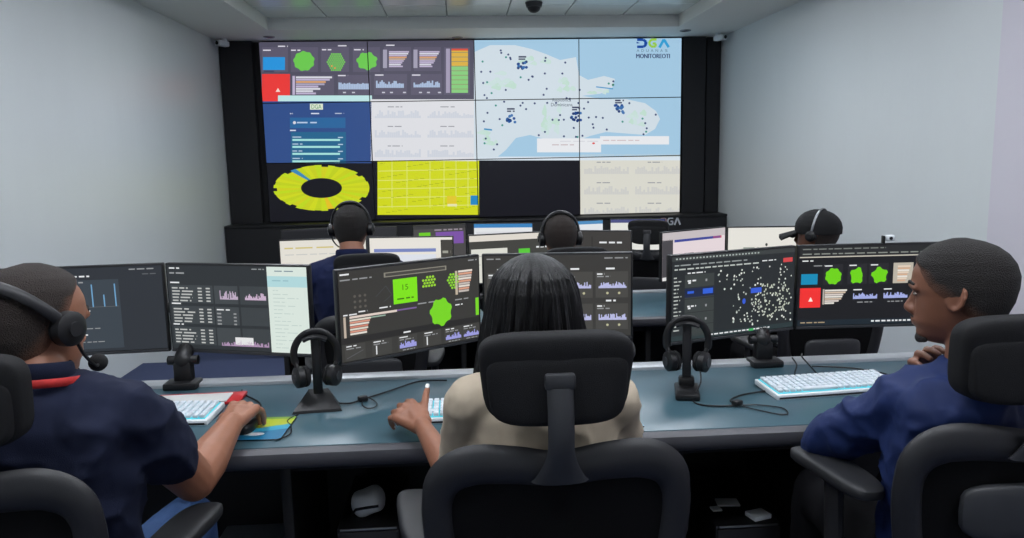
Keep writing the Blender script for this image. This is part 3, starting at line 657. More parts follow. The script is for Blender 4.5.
# ================================================================ CHAIRS
def ybk(x, z): return -.235-.09*(z-.53)+.22*x*x
def make_chair():
    t = thing('office_chair', 'x', 'chair')
    half = [(0, .920), (.09, .930), (.165, .930), (.212, .902), (.228, .845), (.221, .755), (.2, .655), (.165, .575), (.095, .54), (0, .533)]
    pts = half+[(-x, z) for x, z in half[-2:0:-1]]
    ring = spline([V(x, ybk(x, z), z) for x, z in pts], 5, True)
    rad = [(.02, .030+.010*max(0, (p.z-.86)/.07)*(.5+min(1, abs(p.x)/.18)*.5)) for p in ring]
    MB().tube(ring, rad, 12, True, ref=(0, 1, 0)).build('back_frame', 'gplastic', t)
    mb = MB(); cz = .735
    for off in (.004, -.004):
        vs = [V(0, ybk(0, cz)-.006+off, cz)]; fs = []; n = len(ring)
        for s in (.25, .5, .75, 1):
            for p in ring:
                x, z = p.x*s, cz+(p.z-cz)*s; vs.append(V(x, ybk(x, z)-.006*(1-s)+off, z))
        for k in range(n): fs.append((0, 1+k, 1+(k+1) % n))
        for a in range(3):
            for k in range(n): l = (k+1) % n; fs.append((1+a*n+k, 1+a*n+l, 1+(a+1)*n+l, 1+(a+1)*n+k))
        mb.add(vs, fs)
    mb.build('back_mesh', 'meshfab', t)
    MB().sell((0, -.285, .715), (.135, .016, .058), .5, .6, 24, 12, fn=lambda p: V(p.x, p.y+.5*p.x*p.x, p.z+.25*p.x*p.x)).build('lumbar_support', 'lgplastic', t)
    mb = MB(); pth = spline([V(0, -.262, .545), V(0, -.30, .50), V(0, -.24, .43), V(0, -.08, .395), V(0, 0, .40)], 6)
    mb.tube(pth, [(.016, .045)]*len(pth), 10, ref=(0, .3, 1)).build('back_support', 'gplastic', t)
    h = MB(); h.sell((0, -.262, 1.092), (.141, .034, .0885), .38, .38, 40, 22, fn=lambda p: V(p.x*(1+.06*p.z/.0885), p.y+1.1*p.x*p.x-.012*(p.z/.0885), p.z+.25*p.x*p.x*(1 if p.z < 0 else -1)))
    hd = h.build('headrest', 'fabric', t)
    MB().sell((0, -.283, 1.076), (.129, .022, .066), .4, .4, 36, 18, fn=lambda p: V(p.x*(1+.05*p.z/.066), p.y+1.0*p.x*p.x, p.z)).build('headrest_shell', 'fabric', hd)
    pth = spline([V(0, -.292, .905), V(0, -.305, .94), V(0, -.318, .985), V(0, -.318, 1.035), V(0, -.308, 1.085)], 6)
    k = len(pth)
    MB().tube(pth, [(.012, .024+.03*max(0, 1-i/(k*.45))**1.6) for i in range(k)], 12, ref=(0, 1, 0)).rbox((0, -.306, 1.098), (.056, .022, .03), .006).build('headrest_stem', 'lgplastic', t)
    MB().sell((0, .02, .46), (.25, .245, .045), .45, .45, 36, 14, fn=lambda p: V(p.x, p.y, p.z-.03*max(0, p.y/.245)**3)).build('seat', 'fabric', t)
    MB().rbox((0, .0, .405), (.3, .3, .03), .01).build('seat_plate', 'plastic', t)
    for s in (-1, 1):
        a = MB().sell((s*.283, .03, .695), (.047, .14, .019), .5, .62, 28, 12, fn=lambda p: V(p.x+s*.02*(p.y/.14), p.y, p.z-.008*(p.y/.14)**2)).build('armrest', 'pad', t)
        pth = spline([V(s*.17, 0, .405), V(s*.25, 0, .41), V(s*.285, .0, .46), V(s*.285, .02, .58), V(s*.283, .03, .685)], 5)
        MB().tube(pth, [(.018, .032)]*len(pth), 10, ref=(1, 0, 0)).build('armrest_post', 'gplastic', a)
    MB().cyl((0, 0, .10), (0, 0, .40), .026, 16).cyl((0, 0, .10), (0, 0, .25), .034, 16).build('gas_lift', 'plastic', t)
    for i in range(5):
        q = 2*pi*i/5+.3; d = V(math.cos(q), math.sin(q), 0)
        l = MB().tube([d*.02+V(0, 0, .11), d*.16+V(0, 0, .105), d*.30+V(0, 0, .08)], [.03, .022, .016], 8).build('base_leg', 'plastic', t)
        n_ = V(-d.y, d.x, 0)
        MB().cyl(d*.30+V(0, 0, .028)-n_*.024, d*.30+V(0, 0, .028)+n_*.024, .028, 14).cyl(d*.3+V(0, 0, .05), d*.3+V(0, 0, .085), .008, 8).build('caster', 'plastic', l)
    return t
chair0 = make_chair(); first = True
CH = [('black mesh office chair with headrest under the man with red lanyard', (-.912, 1.62, 0), .0),
      ('black mesh office chair with headrest in the centre under the beige blazer woman', (.17, 1.64, 0), 0),
      ('black mesh office chair with headrest under the man in profile', (1.085, 1.645, 0), .02),
      ('middle row black chair under the first headset man', (-.425, 3.64, -.15), .06),
      ('middle row black chair under the second headset man', (.515, 3.66, -.15), 0),
      ('middle row black chair under the man in the cap', (1.72, 3.70, -.15), .0),
      ('empty black chair with headrest at the far desk', (1.425, 5.62, -.15), -.4)]
chairs = []
for i, (lb, loc, rz) in enumerate(CH):
    o = chair0 if i == 0 else copy_tree(chair0)
    o['label'] = lb; o['group'] = 'black mesh office chairs'; o.location = loc; o.rotation_euler = (0, 0, rz); chairs.append(o)
for ch in chairs[2].children:
    if ch.name.startswith('lumbar'): ch.location.z += .075
    if ch.name.startswith('armrest') and sum(v.co.x for v in ch.data.vertices) < 0: ch.location.x += .055; ch.location.z += .065
for k in (3, 4):
    for ch in chairs[k].children:
        if ch.name.startswith('headrest'): ch.location.z += .06

# ================================================================ PEOPLE
def interp(tab, z):
    if z <= tab[0][0]: return tab[0][1]
    for (a, b), (c, d) in zip(tab, tab[1:]):
        if z <= c:
            t = (z-a)/(c-a); return b+(d-b)*t
    return tab[-1][1]
HF = [(-.116, .045), (-.112, .07), (-.104, .088), (-.09, .096), (-.078, .092), (-.068, .097), (-.058, .099), (-.045, .094), (-.02, .092), (0, .089), (.016, .096), (.03, .098), (.055, .094), (.075, .083), (.09, .069), (.103, .050), (.111, .028), (.116, .006)]
HB = [(-.116, .03), (-.09, .05), (-.07, .067), (-.045, .084), (-.02, .098), (.01, .107), (.035, .109), (.06, .102), (.08, .088), (.097, .066), (.108, .04), (.116, .006)]
HWD = [(-.116, .014), (-.108, .030), (-.095, .044), (-.07, .058), (-.045, .066), (-.015, .073), (.015, .078), (.045, .077), (.07, .069), (.09, .055), (.104, .036), (.112, .018), (.116, .005)]
def head_pt(z, th, off=0):
    w_ = interp(HWD, z); c_, s_ = math.cos(th), math.sin(th)
    y_ = interp(HF, z) if s_ > 0 else interp(HB, z)
    e = .92
    return V((w_+off)*math.copysign(abs(c_)**e, c_), (y_+off)*math.copysign(abs(s_)**e, s_), z*(1+off/.116*.8))
class Frame:
    def __init__(s, c, yaw=0, pitch=0, roll=0, k=1.0):
        s.c = Vector(c); s.k = k
        s.R = Matrix.Rotation(yaw, 3, 'Z') @ Matrix.Rotation(-pitch, 3, 'X') @ Matrix.Rotation(roll, 3, 'Y')
    def __call__(s, x, y, z): return s.c+s.R @ V(x, y, z)*s.k
def remesh(mb, vox, it=4, disp=0, dscale=9, keep=None):
    me = mb.mesh('tmp', False); o = bpy.data.objects.new('tmp', me); COL.objects.link(o)
    r = o.modifiers.new('r', 'REMESH'); r.mode = 'VOXEL'; r.voxel_size = vox; r.use_smooth_shade = True
    if it: sm = o.modifiers.new('s', 'SMOOTH'); sm.factor = .5; sm.iterations = it
    dg = bpy.context.evaluated_depsgraph_get(); m2 = bpy.data.meshes.new_from_object(o.evaluated_get(dg))
    bpy.data.objects.remove(o); bpy.data.meshes.remove(me)
    if disp:
        nr = [v.normal.copy() for v in m2.vertices]
        for v, n in zip(m2.vertices, nr):
            p = v.co
            q = noise.noise(V(p.x*dscale, p.y*dscale, p.z*dscale*.55)+V(3, 1, 0))
            r_ = abs(noise.noise(V(p.x*dscale*.9+p.z*6, p.y*dscale*.9-p.z*3, p.z*dscale*1.3-p.x*7)))**.7
            h_ = abs(noise.noise(V(p.x*dscale*2.1-p.z*9, p.y*dscale*2.1, p.z*dscale*2.4+p.x*8)))**.8
            v.co = p+n*disp*max(-.18, q*.6+(.42-r_)*1.5+(.3-h_)*.55)
    m2.shade_smooth(); return m2
def finger(mb, base, d, nrm, lens, curls, r):
    p = Vector(base); pts = [p.copy()]; d = Vector(d).normalized(); ax = d.cross(Vector(nrm)).normalized()
    for L, c in zip(lens, curls):
        d = Matrix.Rotation(-c, 3, ax) @ d; p = p+d*L; pts.append(p.copy())
    mb.limb(pts, [r, r*.98, r*.92, r*.78][:len(pts)], 10); return pts[-1], d
def hand(mb, wrist, fdir, nrm, side, curl=(.25, .45, .35), thumb=None, k=1.0, spread=.08):
    """fdir towards knuckles, nrm out of the back of the hand, side=+1 thumb on the +right side"""
    f = Vector(fdir).normalized(); n = Vector(nrm); n = (n-f*n.dot(f)).normalized(); r = f.cross(n)*side
    wv = Vector(wrist); tips = []
    offs = (.030, .010, -.011, -.030); kl = (.083, .088, .083, .074)
    for i in range(4):
        kn = wv+f*kl[i]*k+r*offs[i]*k
        mb.limb([wv+r*offs[i]*.45*k, kn], [.017*k, .0125*k], 10)
        L = [(.040, .026, .020), (.045, .029, .021), (.041, .027, .021), (.032, .020, .018)][i]
        d = (f+r*(offs[i]*spread*30)).normalized()
        tips.append(finger(mb, kn, d, n, [x*k for x in L], curl, .0092*k))
    mb.limb([wv+f*.02*k, wv+f*.06*k+r*.012*k, wv+f*.06*k-r*.014*k], [.020*k, .016*k, .015*k], 10)
    tb = wv+f*.022*k+r*.024*k
    td = Vector(thumb) if thumb else (f*.75+r*.65-n*.25)
    mb.limb([wv+f*.01*k, tb], [.018*k, .016*k], 10)
    tips.append(finger(mb, tb, td, n, [.038*k, .032*k, .024*k], (.0, .15, .15), .0108*k))
    return tips
def ellipse_ring(c, rv, fv, a, b, n=28):
    return [Vector(c)+rv*(a*math.cos(2*pi*i/n))+fv*(b*math.sin(2*pi*i/n)) for i in range(n)]
def person(label, base, hip, neck, hc, arms, hands, yaw=0, head=(0, 0, 0), skin='skin1', shirt='navy', pants='trouser', hair='hairB', sleeve=.62, floor=0, vox=.0045, cut='short', knees=.42, hk=1.0, lanyard=False, eyes=False, width=1.0, hairline=None, shirtname='shirt', disp=.006, nails=None, aw=None, legyaw=None):
    t = thing('person', label, 'person', base); b = Vector(base); aw = aw or width
    loc = lambda p: Vector(p)-b
    hip, neck = loc(hip), loc(neck)
    rv = V(math.cos(yaw), math.sin(yaw), 0); fv = V(-math.sin(yaw), math.cos(yaw), 0)
    F = Frame(loc(hc), head[0], head[1], head[2], hk)
    bod, shi, pan = MB(), MB(), MB()
    # torso
    prof = [(-.06, .12, .09), (0, .165, .12), (.18, .150, .112), (.42, .158, .118), (.68, .172, .122), (.86, .165, .106), (.95, .118, .082), (1.0, .060, .060)]
    for mb, e in ((bod, 0), (shi, .014)):
        rings = []
        for s_, a, d in prof:
            p = hip.lerp(neck, s_); rings.append(ellipse_ring(p, rv, fv, a*width+e, d*width+e))
        if mb is shi: rings[-1] = ellipse_ring(hip.lerp(neck, .985), rv, fv, .085, .08); rings.append(ellipse_ring(neck+V(0, 0, .02), rv, fv, .070, .066))
        mb.loft(rings)
    # neck and head
    bod.limb([neck-V(0, 0, .03), neck+V(0, 0, .02), F(0, -.028, -.045)], [.062, .056*width, .052], 16)
    nz = 48; na = 48
    bod.loft([[F(*head_pt(-.116+.232*i/nz, 2*pi*j/na)) for j in range(na)] for i in range(nz+1)])
    bod.limb([F(0, .09, .006), F(0, .101, -.018), F(0, .109, -.033)], [.008*hk, .010*hk, .0120*hk], 10)
    for s in (-1, 1):
        bod.limb([F(s*.012, .100, -.038), F(s*.008, .106, -.036)], [.009*hk, .009*hk], 8)
        bod.limb([F(s*.02, .093, .022), F(s*.05, .077, .018)], [.010*hk, .009*hk], 8)      # brow
        # ear: rim, lobe and bowl
        er = [F(s*(.076+.009*max(0, math.cos(a*pi/6+.4))), -.012-.016*math.cos(a*pi/6)-.006*math.sin(a*pi/6), .0+.027*math.sin(a*pi/6)) for a in range(13)]
        bod.limb(er, [.0052*hk]*13, 8)
        bod.sell(F(s*.074, -.010, 0), (.007*hk, .013*hk, .021*hk), 1, 1, 10, 8, R=F.R)
    bod.limb([F(-.022, .092, -.059), F(0, .101, -.057), F(.022, .092, -.059)], [.005*hk, .0065*hk, .005*hk], 8)
    bod.limb([F(-.018, .091, -.068), F(0, .099, -.070), F(.018, .091, -.068)], [.005*hk, .007*hk, .005*hk], 8)
    # arms
    tips = []
    for (sh, el, wr), hs in zip(arms, hands):
        sh, el, wr = loc(sh), loc(el), loc(wr)
        bod.limb([neck.lerp(sh, .25)-V(0, 0, .03), sh], [.038, .044], 14)
        bod.limb([sh, sh.lerp(el, .4), el], [.045*aw, .048*aw, .041*aw], 14)
        bod.limb([el, el.lerp(wr, .3), wr], [.041*aw, .043*aw, .027*aw], 14)
        shi.limb([neck.lerp(sh, .3)-V(0, 0, .012), sh], [.060, .066*width], 14)
        if sleeve <= 1:
            e = sh.lerp(el, sleeve); shi.limb([sh, sh.lerp(e, .6), e], [.066*width, .062*aw, .062*aw], 14)
        else:
            e = el.lerp(wr, sleeve-1); shi.limb([sh, el], [.066*width, .055*aw], 14); shi.limb([el, e], [.055*aw, .044*aw], 14)
        if hs: tips.append(hand(bod, wr, *hs[0], **hs[1]))
    # legs
    if legyaw is not None: rv = V(math.cos(legyaw), math.sin(legyaw), 0); fv = V(-math.sin(legyaw), math.cos(legyaw), 0)
    for s in (-1, 1):
        h0 = hip+rv*s*.085; kn = hip+rv*s*.12+fv*knees+V(0, 0, .03); fl = floor-b.z
        an = V(kn.x, kn.y, fl+.09)+fv*.03
        bod.limb([h0, kn, an], [.07, .052, .036], 12)
        pan.limb([h0, h0.lerp(kn, .5), kn], [.098, .086, .068], 14); pan.limb([kn, kn.lerp(an, .5), an+V(0, 0, .02)], [.066, .06, .05], 14)
        bod.limb([an, V(an.x, an.y, fl+.05)+fv*.08], [.036, .03], 10)
        MB().sell(V(an.x, an.y, fl+.045)+fv*.07, (.045, .13, .045), .6, .7, 18, 10, R=Matrix.Rotation(yaw, 3, 'Z')).build('shoe', 'shoe', t)
    pan.loft([ellipse_ring(hip+V(0, 0, z), rv, fv, a, d) for z, a, d in ((-.08, .13, .10), (-.02, .18, .135), (.06, .175, .13), (.10, .160, .12))])
    me = remesh(bod, vox, 4); me.materials.append(M[skin]); put('body', me, t)
    me = remesh(shi, .0075, 5, disp, 9); me.materials.append(M[shirt]); so = put(shirtname, me, t)
    me = remesh(pan, .012, 5, .006, 7); me.materials.append(M[pants]); put('trousers', me, t)
    if lanyard or shirtname == 'shirt':
        n_ = V(0, 0, 1)
        pth = [neck+V(0, 0, .022)+rv*(.070*math.cos(a*pi/16))+fv*(.062*math.sin(a*pi/16)-.008)+V(0, 0, .012*(-math.sin(a*pi/16))) for a in range(32)]
        MB().tube(pth, [(.020, .006)]*32, 8, True, ref=(0, 0, 1)).build('collar', shirt, t)
    if lanyard:
        pth = [neck+V(0, 0, .004)+rv*(.088*math.cos(a*pi/16))+fv*(.080*math.sin(a*pi/16)-.009)+V(0, 0, .014*(-math.sin(a*pi/16))) for a in range(32)]
        tag(MB().tube(pth, [(.0085, .003)]*32, 6, True, ref=(0, 0, 1)).build('lanyard', 'lanyard', t), 'red neck lanyard')
    # hair
    if cut == 'short':
        HL = hairline or [(-.116, -.2), (-.085, -.10), (-.07, -.055), (-.045, -.035), (-.02, -.018), (0, .004), (.02, .022), (.04, .040), (.055, .052), (.07, .068), (.085, .085), (.116, .12)]
        rings = []; n1, n2 = 80, 110; fd = []
        for i in range(n1+1):
            z = -.116+.232*i/n1; R_ = []
            for j in range(n2):
                p = head_pt(z, 2*pi*j/n2); s_ = (interp(HL, z)-p.y)/(.052 if z < .03 else (.034 if z < .06 else .018))
                s_ = max(0, min(1, s_*.5+.5)); fd.append(s_); s_ = s_*s_*(3-2*s_)
                R_.append(F(*head_pt(z, 2*pi*j/n2, -.007+.0115*min(1, s_*1.5)+.004*max(0, z)/.116*s_)))
            rings.append(R_)
        ho = MB().loft(rings).build('hair', hair, t); at_ = ho.data.attributes.new('fade', 'FLOAT', 'POINT')
        for i_, f_ in enumerate(fd): at_.data[i_].value = f_
    if cut == 'long':
        rings = []; rg = random.Random(2)
        strands = [rg.uniform(0, 6.28) for _ in range(6)]
        tab = [(-.20, .120, .126, .04), (-.19, .126, .130, .055), (-.12, .122, .124, .07), (-.05, .110, .122, .085), (0, .101, .121, .092), (.05, .092, .117, .095), (.08, .080, .104, .088), (.10, .064, .084, .070), (.115, .044, .058, .046), (.124, .022, .03, .022), (.127, .004, .006, .004)]
        for i in range(71):
            z = -.175+.302*(i/70)
            a = interp([(q[0], q[1]) for q in tab], z); bk = interp([(q[0], q[2]) for q in tab], z); ft = interp([(q[0], q[3]) for q in tab], z)
            R_ = []
            for j in range(220):
                th = 2*pi*j/220
                rp = .0018*math.sin(th*37+strands[0]+z*9)+.0016*math.sin(th*61+strands[1]-z*14)+.0022*math.sin(th*19+strands[2]+z*5)+.003*math.sin(th*9+z*8)
                amp = min(1, (0.127-z)/.05); k_ = 1+rp*amp/.1
                part = 1-.05*math.exp(-((math.cos(th)+.12)/.10)**2)*(1 if math.sin(th) < .3 else .4)*max(0, min(1, (z+.02)/.10))
                R_.append(F(a*math.cos(th)*k_*part, (ft if math.sin(th) > 0 else bk)*math.sin(th)*k_*part-.006, z))
            rings.append(R_)
        MB().loft(rings).build('hair', 'longhair', t)
    if cut == 'cap':
        rings = []
        for i in range(40):
            z = .008+.120*i/39; R_ = []
            for j in range(60):
                q = head_pt(.008+.1075*i/39, 2*pi*j/60, .012); R_.append(F(q.x, q.y, z-.012*(q.y < 0)*abs(q.y)/.1*0))
            rings.append(R_)
        cp = MB().loft(rings).build('cap', 'fabric', t)
        vs = []
        mbb = MB(); rows = []
        for i in range(9):
            s_ = i/8; rows.append([V(x*(.082-.012*s_), .078+.115*s_*math.sqrt(max(0, 1-.55*x*x)), .030-.036*s_-.018*x*x) for x in [k/8-1 for k in range(17)]])
        top = [F(*p) for R_ in rows for p in R_]; bot = [F(p.x, p.y, p.z-.009) for R_ in rows for p in R_]
        fs = []
        for i in range(8):
            for j in range(16):
                a_ = i*17+j; fs.append((a_, a_+1, a_+18, a_+17)); fs.append((153+a_, 153+a_+17, 153+a_+18, 153+a_+1))
        mbb.add(top+bot, fs).build('cap_brim', 'fabric', cp)
        rg = MB().loft([[F(*head_pt(z, 2*pi*j/60, .004 if head_pt(z, 2*pi*j/60).y < -.02 else -.006)) for j in range(60)] for z in [-.07+.09*i/10 for i in range(11)]]); rg.build('hair', 'hair2', t)
    if eyes:
        for s in (-1, 1):
            e = MB().sell(F(s*.031, .0795, .002), (.011*hk, .009*hk, .0048*hk), 1, 1, 12, 8, R=F.R).build('eye', 'eyewhite', t)
            MB().sell(F(s*.031, .0862, .002), (.005*hk, .0028*hk, .0046*hk), 1, 1, 10, 6, R=F.R).build('iris', 'iris', e)
            MB().limb([F(s*.016, .1005, .0245), F(s*.034, .094, .030), F(s*.052, .080, .026)], [.0035*hk, .004*hk, .003*hk], 8).build('eyebrow', 'hair', t)
        g = MB(); g.limb([F(-.026, .070, -.104), F(-.013, .084, -.104), F(0, .088, -.104), F(.013, .084, -.104), F(.026, .070, -.104)], [.007*hk, .0105*hk, .0115*hk, .0105*hk, .007*hk], 10); g.limb([F(0, .091, -.086), F(0, .088, -.10)], [.005*hk, .009*hk], 10)
        me = remesh(g, .003, 2); me.materials.append(M['hair']); put('beard', me, t)
        mu = MB().limb([F(-.026, .088, -.058), F(-.012, .099, -.0505), F(.012, .099, -.0505), F(.026, .088, -.058)], [.0025, .0035, .0035, .0025], 8); mu.build('moustache', 'hair', t)
    if nails is not None:
        for tp, d in [tips[nails][4]]:
            MB().sell(tp+d*.004+V(0, -.001, .007), (.006, .011, .003), .8, .8, 12, 6, R=d.to_track_quat('Y', 'Z').to_matrix()).build('fingernail', 'nail', t)
        for tp, d in tips[nails][:4]:
            MB().sell(tp+d*.003+V(0, -.003, .006), (.005, .008, .003), .8, .8, 12, 6, R=d.to_track_quat('Y', 'Z').to_matrix()).build('fingernail', 'nail', t)
    return t, Frame(hc, head[0], head[1], head[2], hk)
def headset(label, F, bm='gplastic', tilt=0, mic=1, cupx=.092, r=.112, thick=.008, k=1.0, boom=True, foam=.011):
    t = thing('headset', label, 'headset', F.c); q = lambda x, y, z: F(x, y, z)-F.c
    pts = []
    for i in range(25):
        a = pi*i/24; x = cupx*1.02*math.cos(a)*(1 if abs(math.cos(a)) > 1 else 1); h = .135*math.sin(a)**.8
        pts.append(q(x, -.005-h*math.sin(tilt), h*math.cos(tilt)))
    MB().tube(pts, [(thick*.6, thick*1.3)]*25, 8, ref=tuple(q(0, 0, 0)-pts[12])).build('headband', bm, t)
    mid = [p*1.0+(-p).normalized()*.006 for p in pts[7:18]]
    MB().tube(mid, [(.006, thick*1.6)]*len(mid), 8, ref=tuple(q(0, 0, 0)-pts[12])).build('band_cushion', 'fabric', t)
    for s in (-1, 1):
        c_ = MB().tube([q(s*(cupx-.010), -.005, 0), q(s*(cupx-.006), -.005, 0), q(s*(cupx+.010), -.005, 0), q(s*(cupx+.016), -.005, 0)], [.030*k, .034*k, .033*k, .022*k], 24).build('ear_cup', 'plastic', t)
        MB().tube([q(s*(cupx-.010), -.005+.024*k*math.cos(a*pi/10), .024*k*math.sin(a*pi/10)) for a in range(20)], .009, 8, True).build('ear_cushion', 'fabric', c_)
        MB().cyl(q(s*(cupx+.014), -.005, 0), q(s*(cupx+.02), -.005, 0), .014*k, 16).build('ear_cap', 'gplastic', c_)
    if boom:
        bp = spline([q(mic*(cupx+.006), .005, -.02), q(mic*(cupx+.0), .03, -.055), q(mic*.075, .075, -.085), q(mic*.05, .105, -.085)], 6)
        b_ = MB().tube(bp, .0035, 6).build('microphone_boom', 'plastic', t)
        MB().sell(bp[-1], (foam, foam*1.15, foam), 1, 1, 14, 10).build('microphone', 'fabric', b_)
    return t
UP = (0, 0, 1)
# 1 lanyard man (front left)
_, F1 = person('man in navy short-sleeved shirt with red lanyard reaching for a mouse', (-.87, 1.62, 0), (-.88, 1.60, .53), (-.855, 1.565, 1.07), (-.868, 1.60, 1.176),
    [((-.695, 1.585, .985), (-.640, 1.775, .760), (-.630, 2.045, .800)), ((-1.05, 1.57, .99), (-1.12, 1.75, .77), (-1.02, 2.08, .80))],
    [(((.16, .92, .20), (0, -.3, 1), -1), dict(curl=(.7, .6, .35), thumb=(-.45, .85, -.30), k=1.15, spread=.10)), (((.2, 1, -.1), UP, 1), dict(curl=(.3, .4, .3)))],
    yaw=-.06, head=(-.37, .10, 0), skin='skin1', hairline=[(-.116, -.2), (-.085, -.10), (-.07, -.06), (-.045, -.04), (-.02, -.025), (0, -.01), (.02, .0), (.04, .008), (.055, .018), (.07, .035), (.085, .055), (.116, .10)], shirt='navy', pants='jeans', hair='hairA', sleeve=.52, lanyard=True, eyes=True, width=1.04, aw=1.2, knees=.40, disp=.014, hk=1.04)
headset('black headset worn by the man with the red lanyard', F1, tilt=.85, mic=1, thick=.009, k=1.05, foam=.019)
# 2 woman (front centre)
_, F2 = person('woman with long black hair in beige blazer seated at centre', (.17, 1.62, 0), (.17, 1.60, .52), (.165, 1.555, 1.045), (.148, 1.60, 1.170),
    [((.014, 1.56, .995), (-.025, 1.70, .755), (-.118, 1.995, .795)), ((.308, 1.56, .985), (.375, 1.72, .755), (.35, 2.02, .79))],
    [(((-.55, .68, .22), (-.15, -.5, .85), 1), dict(curl=(.55, .75, .5), thumb=(.05, .8, .55), k=1.05, spread=.14)), (((0, 1, -.1), UP, -1), dict(curl=(.3, .4, .3), k=.94))],
    head=(0, .05, 0), skin='skin2', shirt='beige', sleeve=1.12, cut='long', width=.86, aw=.82, shirtname='blazer', nails=0, disp=.007, knees=.40)
# 3 man in profile (front right)
_, F3 = person('man in navy jacket shown in profile with hand at his chin', (1.09, 1.62, 0), (1.10, 1.60, .52), (1.085, 1.535, 1.035), (1.072, 1.575, 1.187),
    [((.965, 1.575, .945), (.872, 1.755, .792), (1.10, 1.93, .80)), ((1.25, 1.62, .95), (1.24, 1.88, .82), (1.125, 1.73, .940))],
    [(((.9, .5, -.05), UP, 1), dict(curl=(.3, .4, .3))), (((-.55, -.25, .75), (-.3, .8, .4), 1), dict(curl=(.5, .6, .5)))],
    yaw=.32, head=(.74, .09, 0), hk=.97, skin='skin3', shirt='navy2', sleeve=1.85, eyes=True, vox=.004, shirtname='jacket', disp=.017, width=1.02, legyaw=0, knees=.40,
    hairline=[(-.116, -.2), (-.075, -.085), (-.06, -.055), (-.045, -.038), (-.02, -.012), (0, .010), (.02, .032), (.035, .046), (.05, .055), (.062, .062), (.072, .075), (.085, .09), (.116, .12)])
# 4, 5, 6 middle row
def mid_arms(x, y, z, half=.17):
    return [((x+s*half, y-.03, z), (x+s*(half+.06), y+.10, z-.26), (x+s*.12, y+.42, z-.27)) for s in (1, -1)]
HN = [(((0, 1, -.1), UP, -1), dict(curl=(.3, .4, .3))), (((0, 1, -.1), UP, 1), dict(curl=(.3, .4, .3)))]
_, F4 = person('man in navy shirt wearing headset seen from behind at middle desk', (-.50, 3.74, -.15), (-.48, 3.72, .42), (-.515, 3.69, 1.03), (-.52, 3.74, 1.163),
    mid_arms(-.50, 3.72, .945, .185), HN, head=(0, .05, 0), skin='skin1', shirt='navy3', floor=-.15, vox=.006, sleeve=1.6, width=1.12)
headset('black headset worn by the man facing the white middle row monitors', F4, tilt=.12, mic=-1, k=.95)
_, F5 = person('man with close-cropped hair and headset behind the black-haired woman', (.50, 3.78, -.15), (.50, 3.74, .36), (.49, 3.73, .955), (.49, 3.78, 1.088),
    mid_arms(.50, 3.76, .865, .18), HN, head=(.0, .08, 0), skin='skin1', shirt='navy3', hair='hairA', floor=-.15, vox=.006, sleeve=1.6)
headset('black headset worn by the man facing the green shield monitor', F5, tilt=.15, mic=1, boom=False, k=1.1, thick=.011)
_, F6 = person('man in black baseball cap wearing a thin headset on the right', (1.80, 3.80, -.15), (1.76, 3.76, .36), (1.79, 3.75, .93), (1.80, 3.79, 1.072),
    mid_arms(1.79, 3.78, .845, .17), HN, yaw=.2, head=(.75, .0, 0), skin='skin3', shirt='navy', floor=-.15, vox=.006, sleeve=1.6, cut='cap')
headset('grey wire headset worn over the black cap', F6, 'steel', tilt=.15, mic=1, boom=False, thick=.0045, k=.8)

# ================================================================ THINGS ON AND UNDER THE FRONT DESK
DZ = .7405
def keyboard(label, c, rz, w_, d_, tkl=True):
    t = thing('keyboard', label, 'keyboard', (c[0], c[1], DZ), rz)
    sl = .055
    MB().rbox((0, 0, .010), (w_, d_, .018), .004, rx=sl).build('case', 'white', t)
    MB().rbox((0, -d_/2+.006, .0045), (w_-.012, .012, .009), .002).build('front_foot', 'plastic', t)
    MB().box((0, 0, .0195), (w_-.018, d_-.020, .003), rx=sl).build('backlight', 'glow', t, False)
    mb = MB(); nx = int(round((w_-.02)/.0198)); ny = 6; px = (w_-.02)/nx; py = (d_-.024)/ny
    for j in range(ny):
        i = 0
        while i < nx:
            n_ = 1
            if j == 0 and i == 4: n_ = 6
            elif j in (1, 2, 3) and i in (0,) and j != 3: n_ = 2 if j == 1 else 1
            y = -d_/2+.012+py*(j+.5)
            x = -w_/2+.01+px*(i+n_/2)
            mb.rbox((x, y, .0255+y*sl), (px*n_-.0042, py-.0042, .010), .002, rx=sl, seg=1); i += n_
    tag(mb.build('keycaps', 'keycap', t, False), kind='stuff')
    return t
keyboard('white backlit keyboard before the man in profile', (1.160, 2.330), .09, .425, .155)
keyboard('white backlit keyboard beside the lanyard man', (-.945, 2.305), -.06, .40, .15)
keyboard('white backlit keyboard before the woman in beige blazer', (.07, 2.225), .0, .39, .15)
# red tray behind left keyboard
t = thing('document_folder', 'flat red folder behind the left keyboard', 'folder', (-.86, 2.455, DZ), .03)
MB().rbox((0, 0, .006), (.30, .11, .010), .003).build('cover', 'red', t); MB().rbox((-.01, -.012, .013), (.24, .085, .004), .001).build('paper', 'paper', t)
# mouse pads and mice
def pad(label, c, w_, d_, rz, cv):
    t = thing('mouse_pad', label, 'mouse pad', (c[0], c[1], DZ), rz)
    MB().rbox((0, 0, .002), (w_, d_, .0036), .0015).build('base', 'plastic', t)
    me = cv.mesh('printed_top', w_-.003, d_-.003, matname='print')
    o = put('printed_top', me, t, (0, 0, .0039)); o.rotation_euler = (-pi/2, 0, 0)
c = Canvas(100, 80, (26, 110, 150)); c.lv = 0; c.poly([(0, 0), (100, 0), (100, 26), (60, 40), (0, 46)], (176, 190, 40)); c.poly([(0, 46), (60, 40), (100, 26), (100, 44), (40, 60), (0, 58)], (48, 160, 190)); c.lv = 1
c.ell(22, 70, 20, 9, (226, 230, 232)); c.ell(60, 62, 14, 6, (210, 222, 228)); c.rect(0, 0, 100, 8, (120, 160, 60))
pad('colourful yellow and blue mouse pad under the reaching hand', (-.608, 2.165), .21, .185, -.04, c)
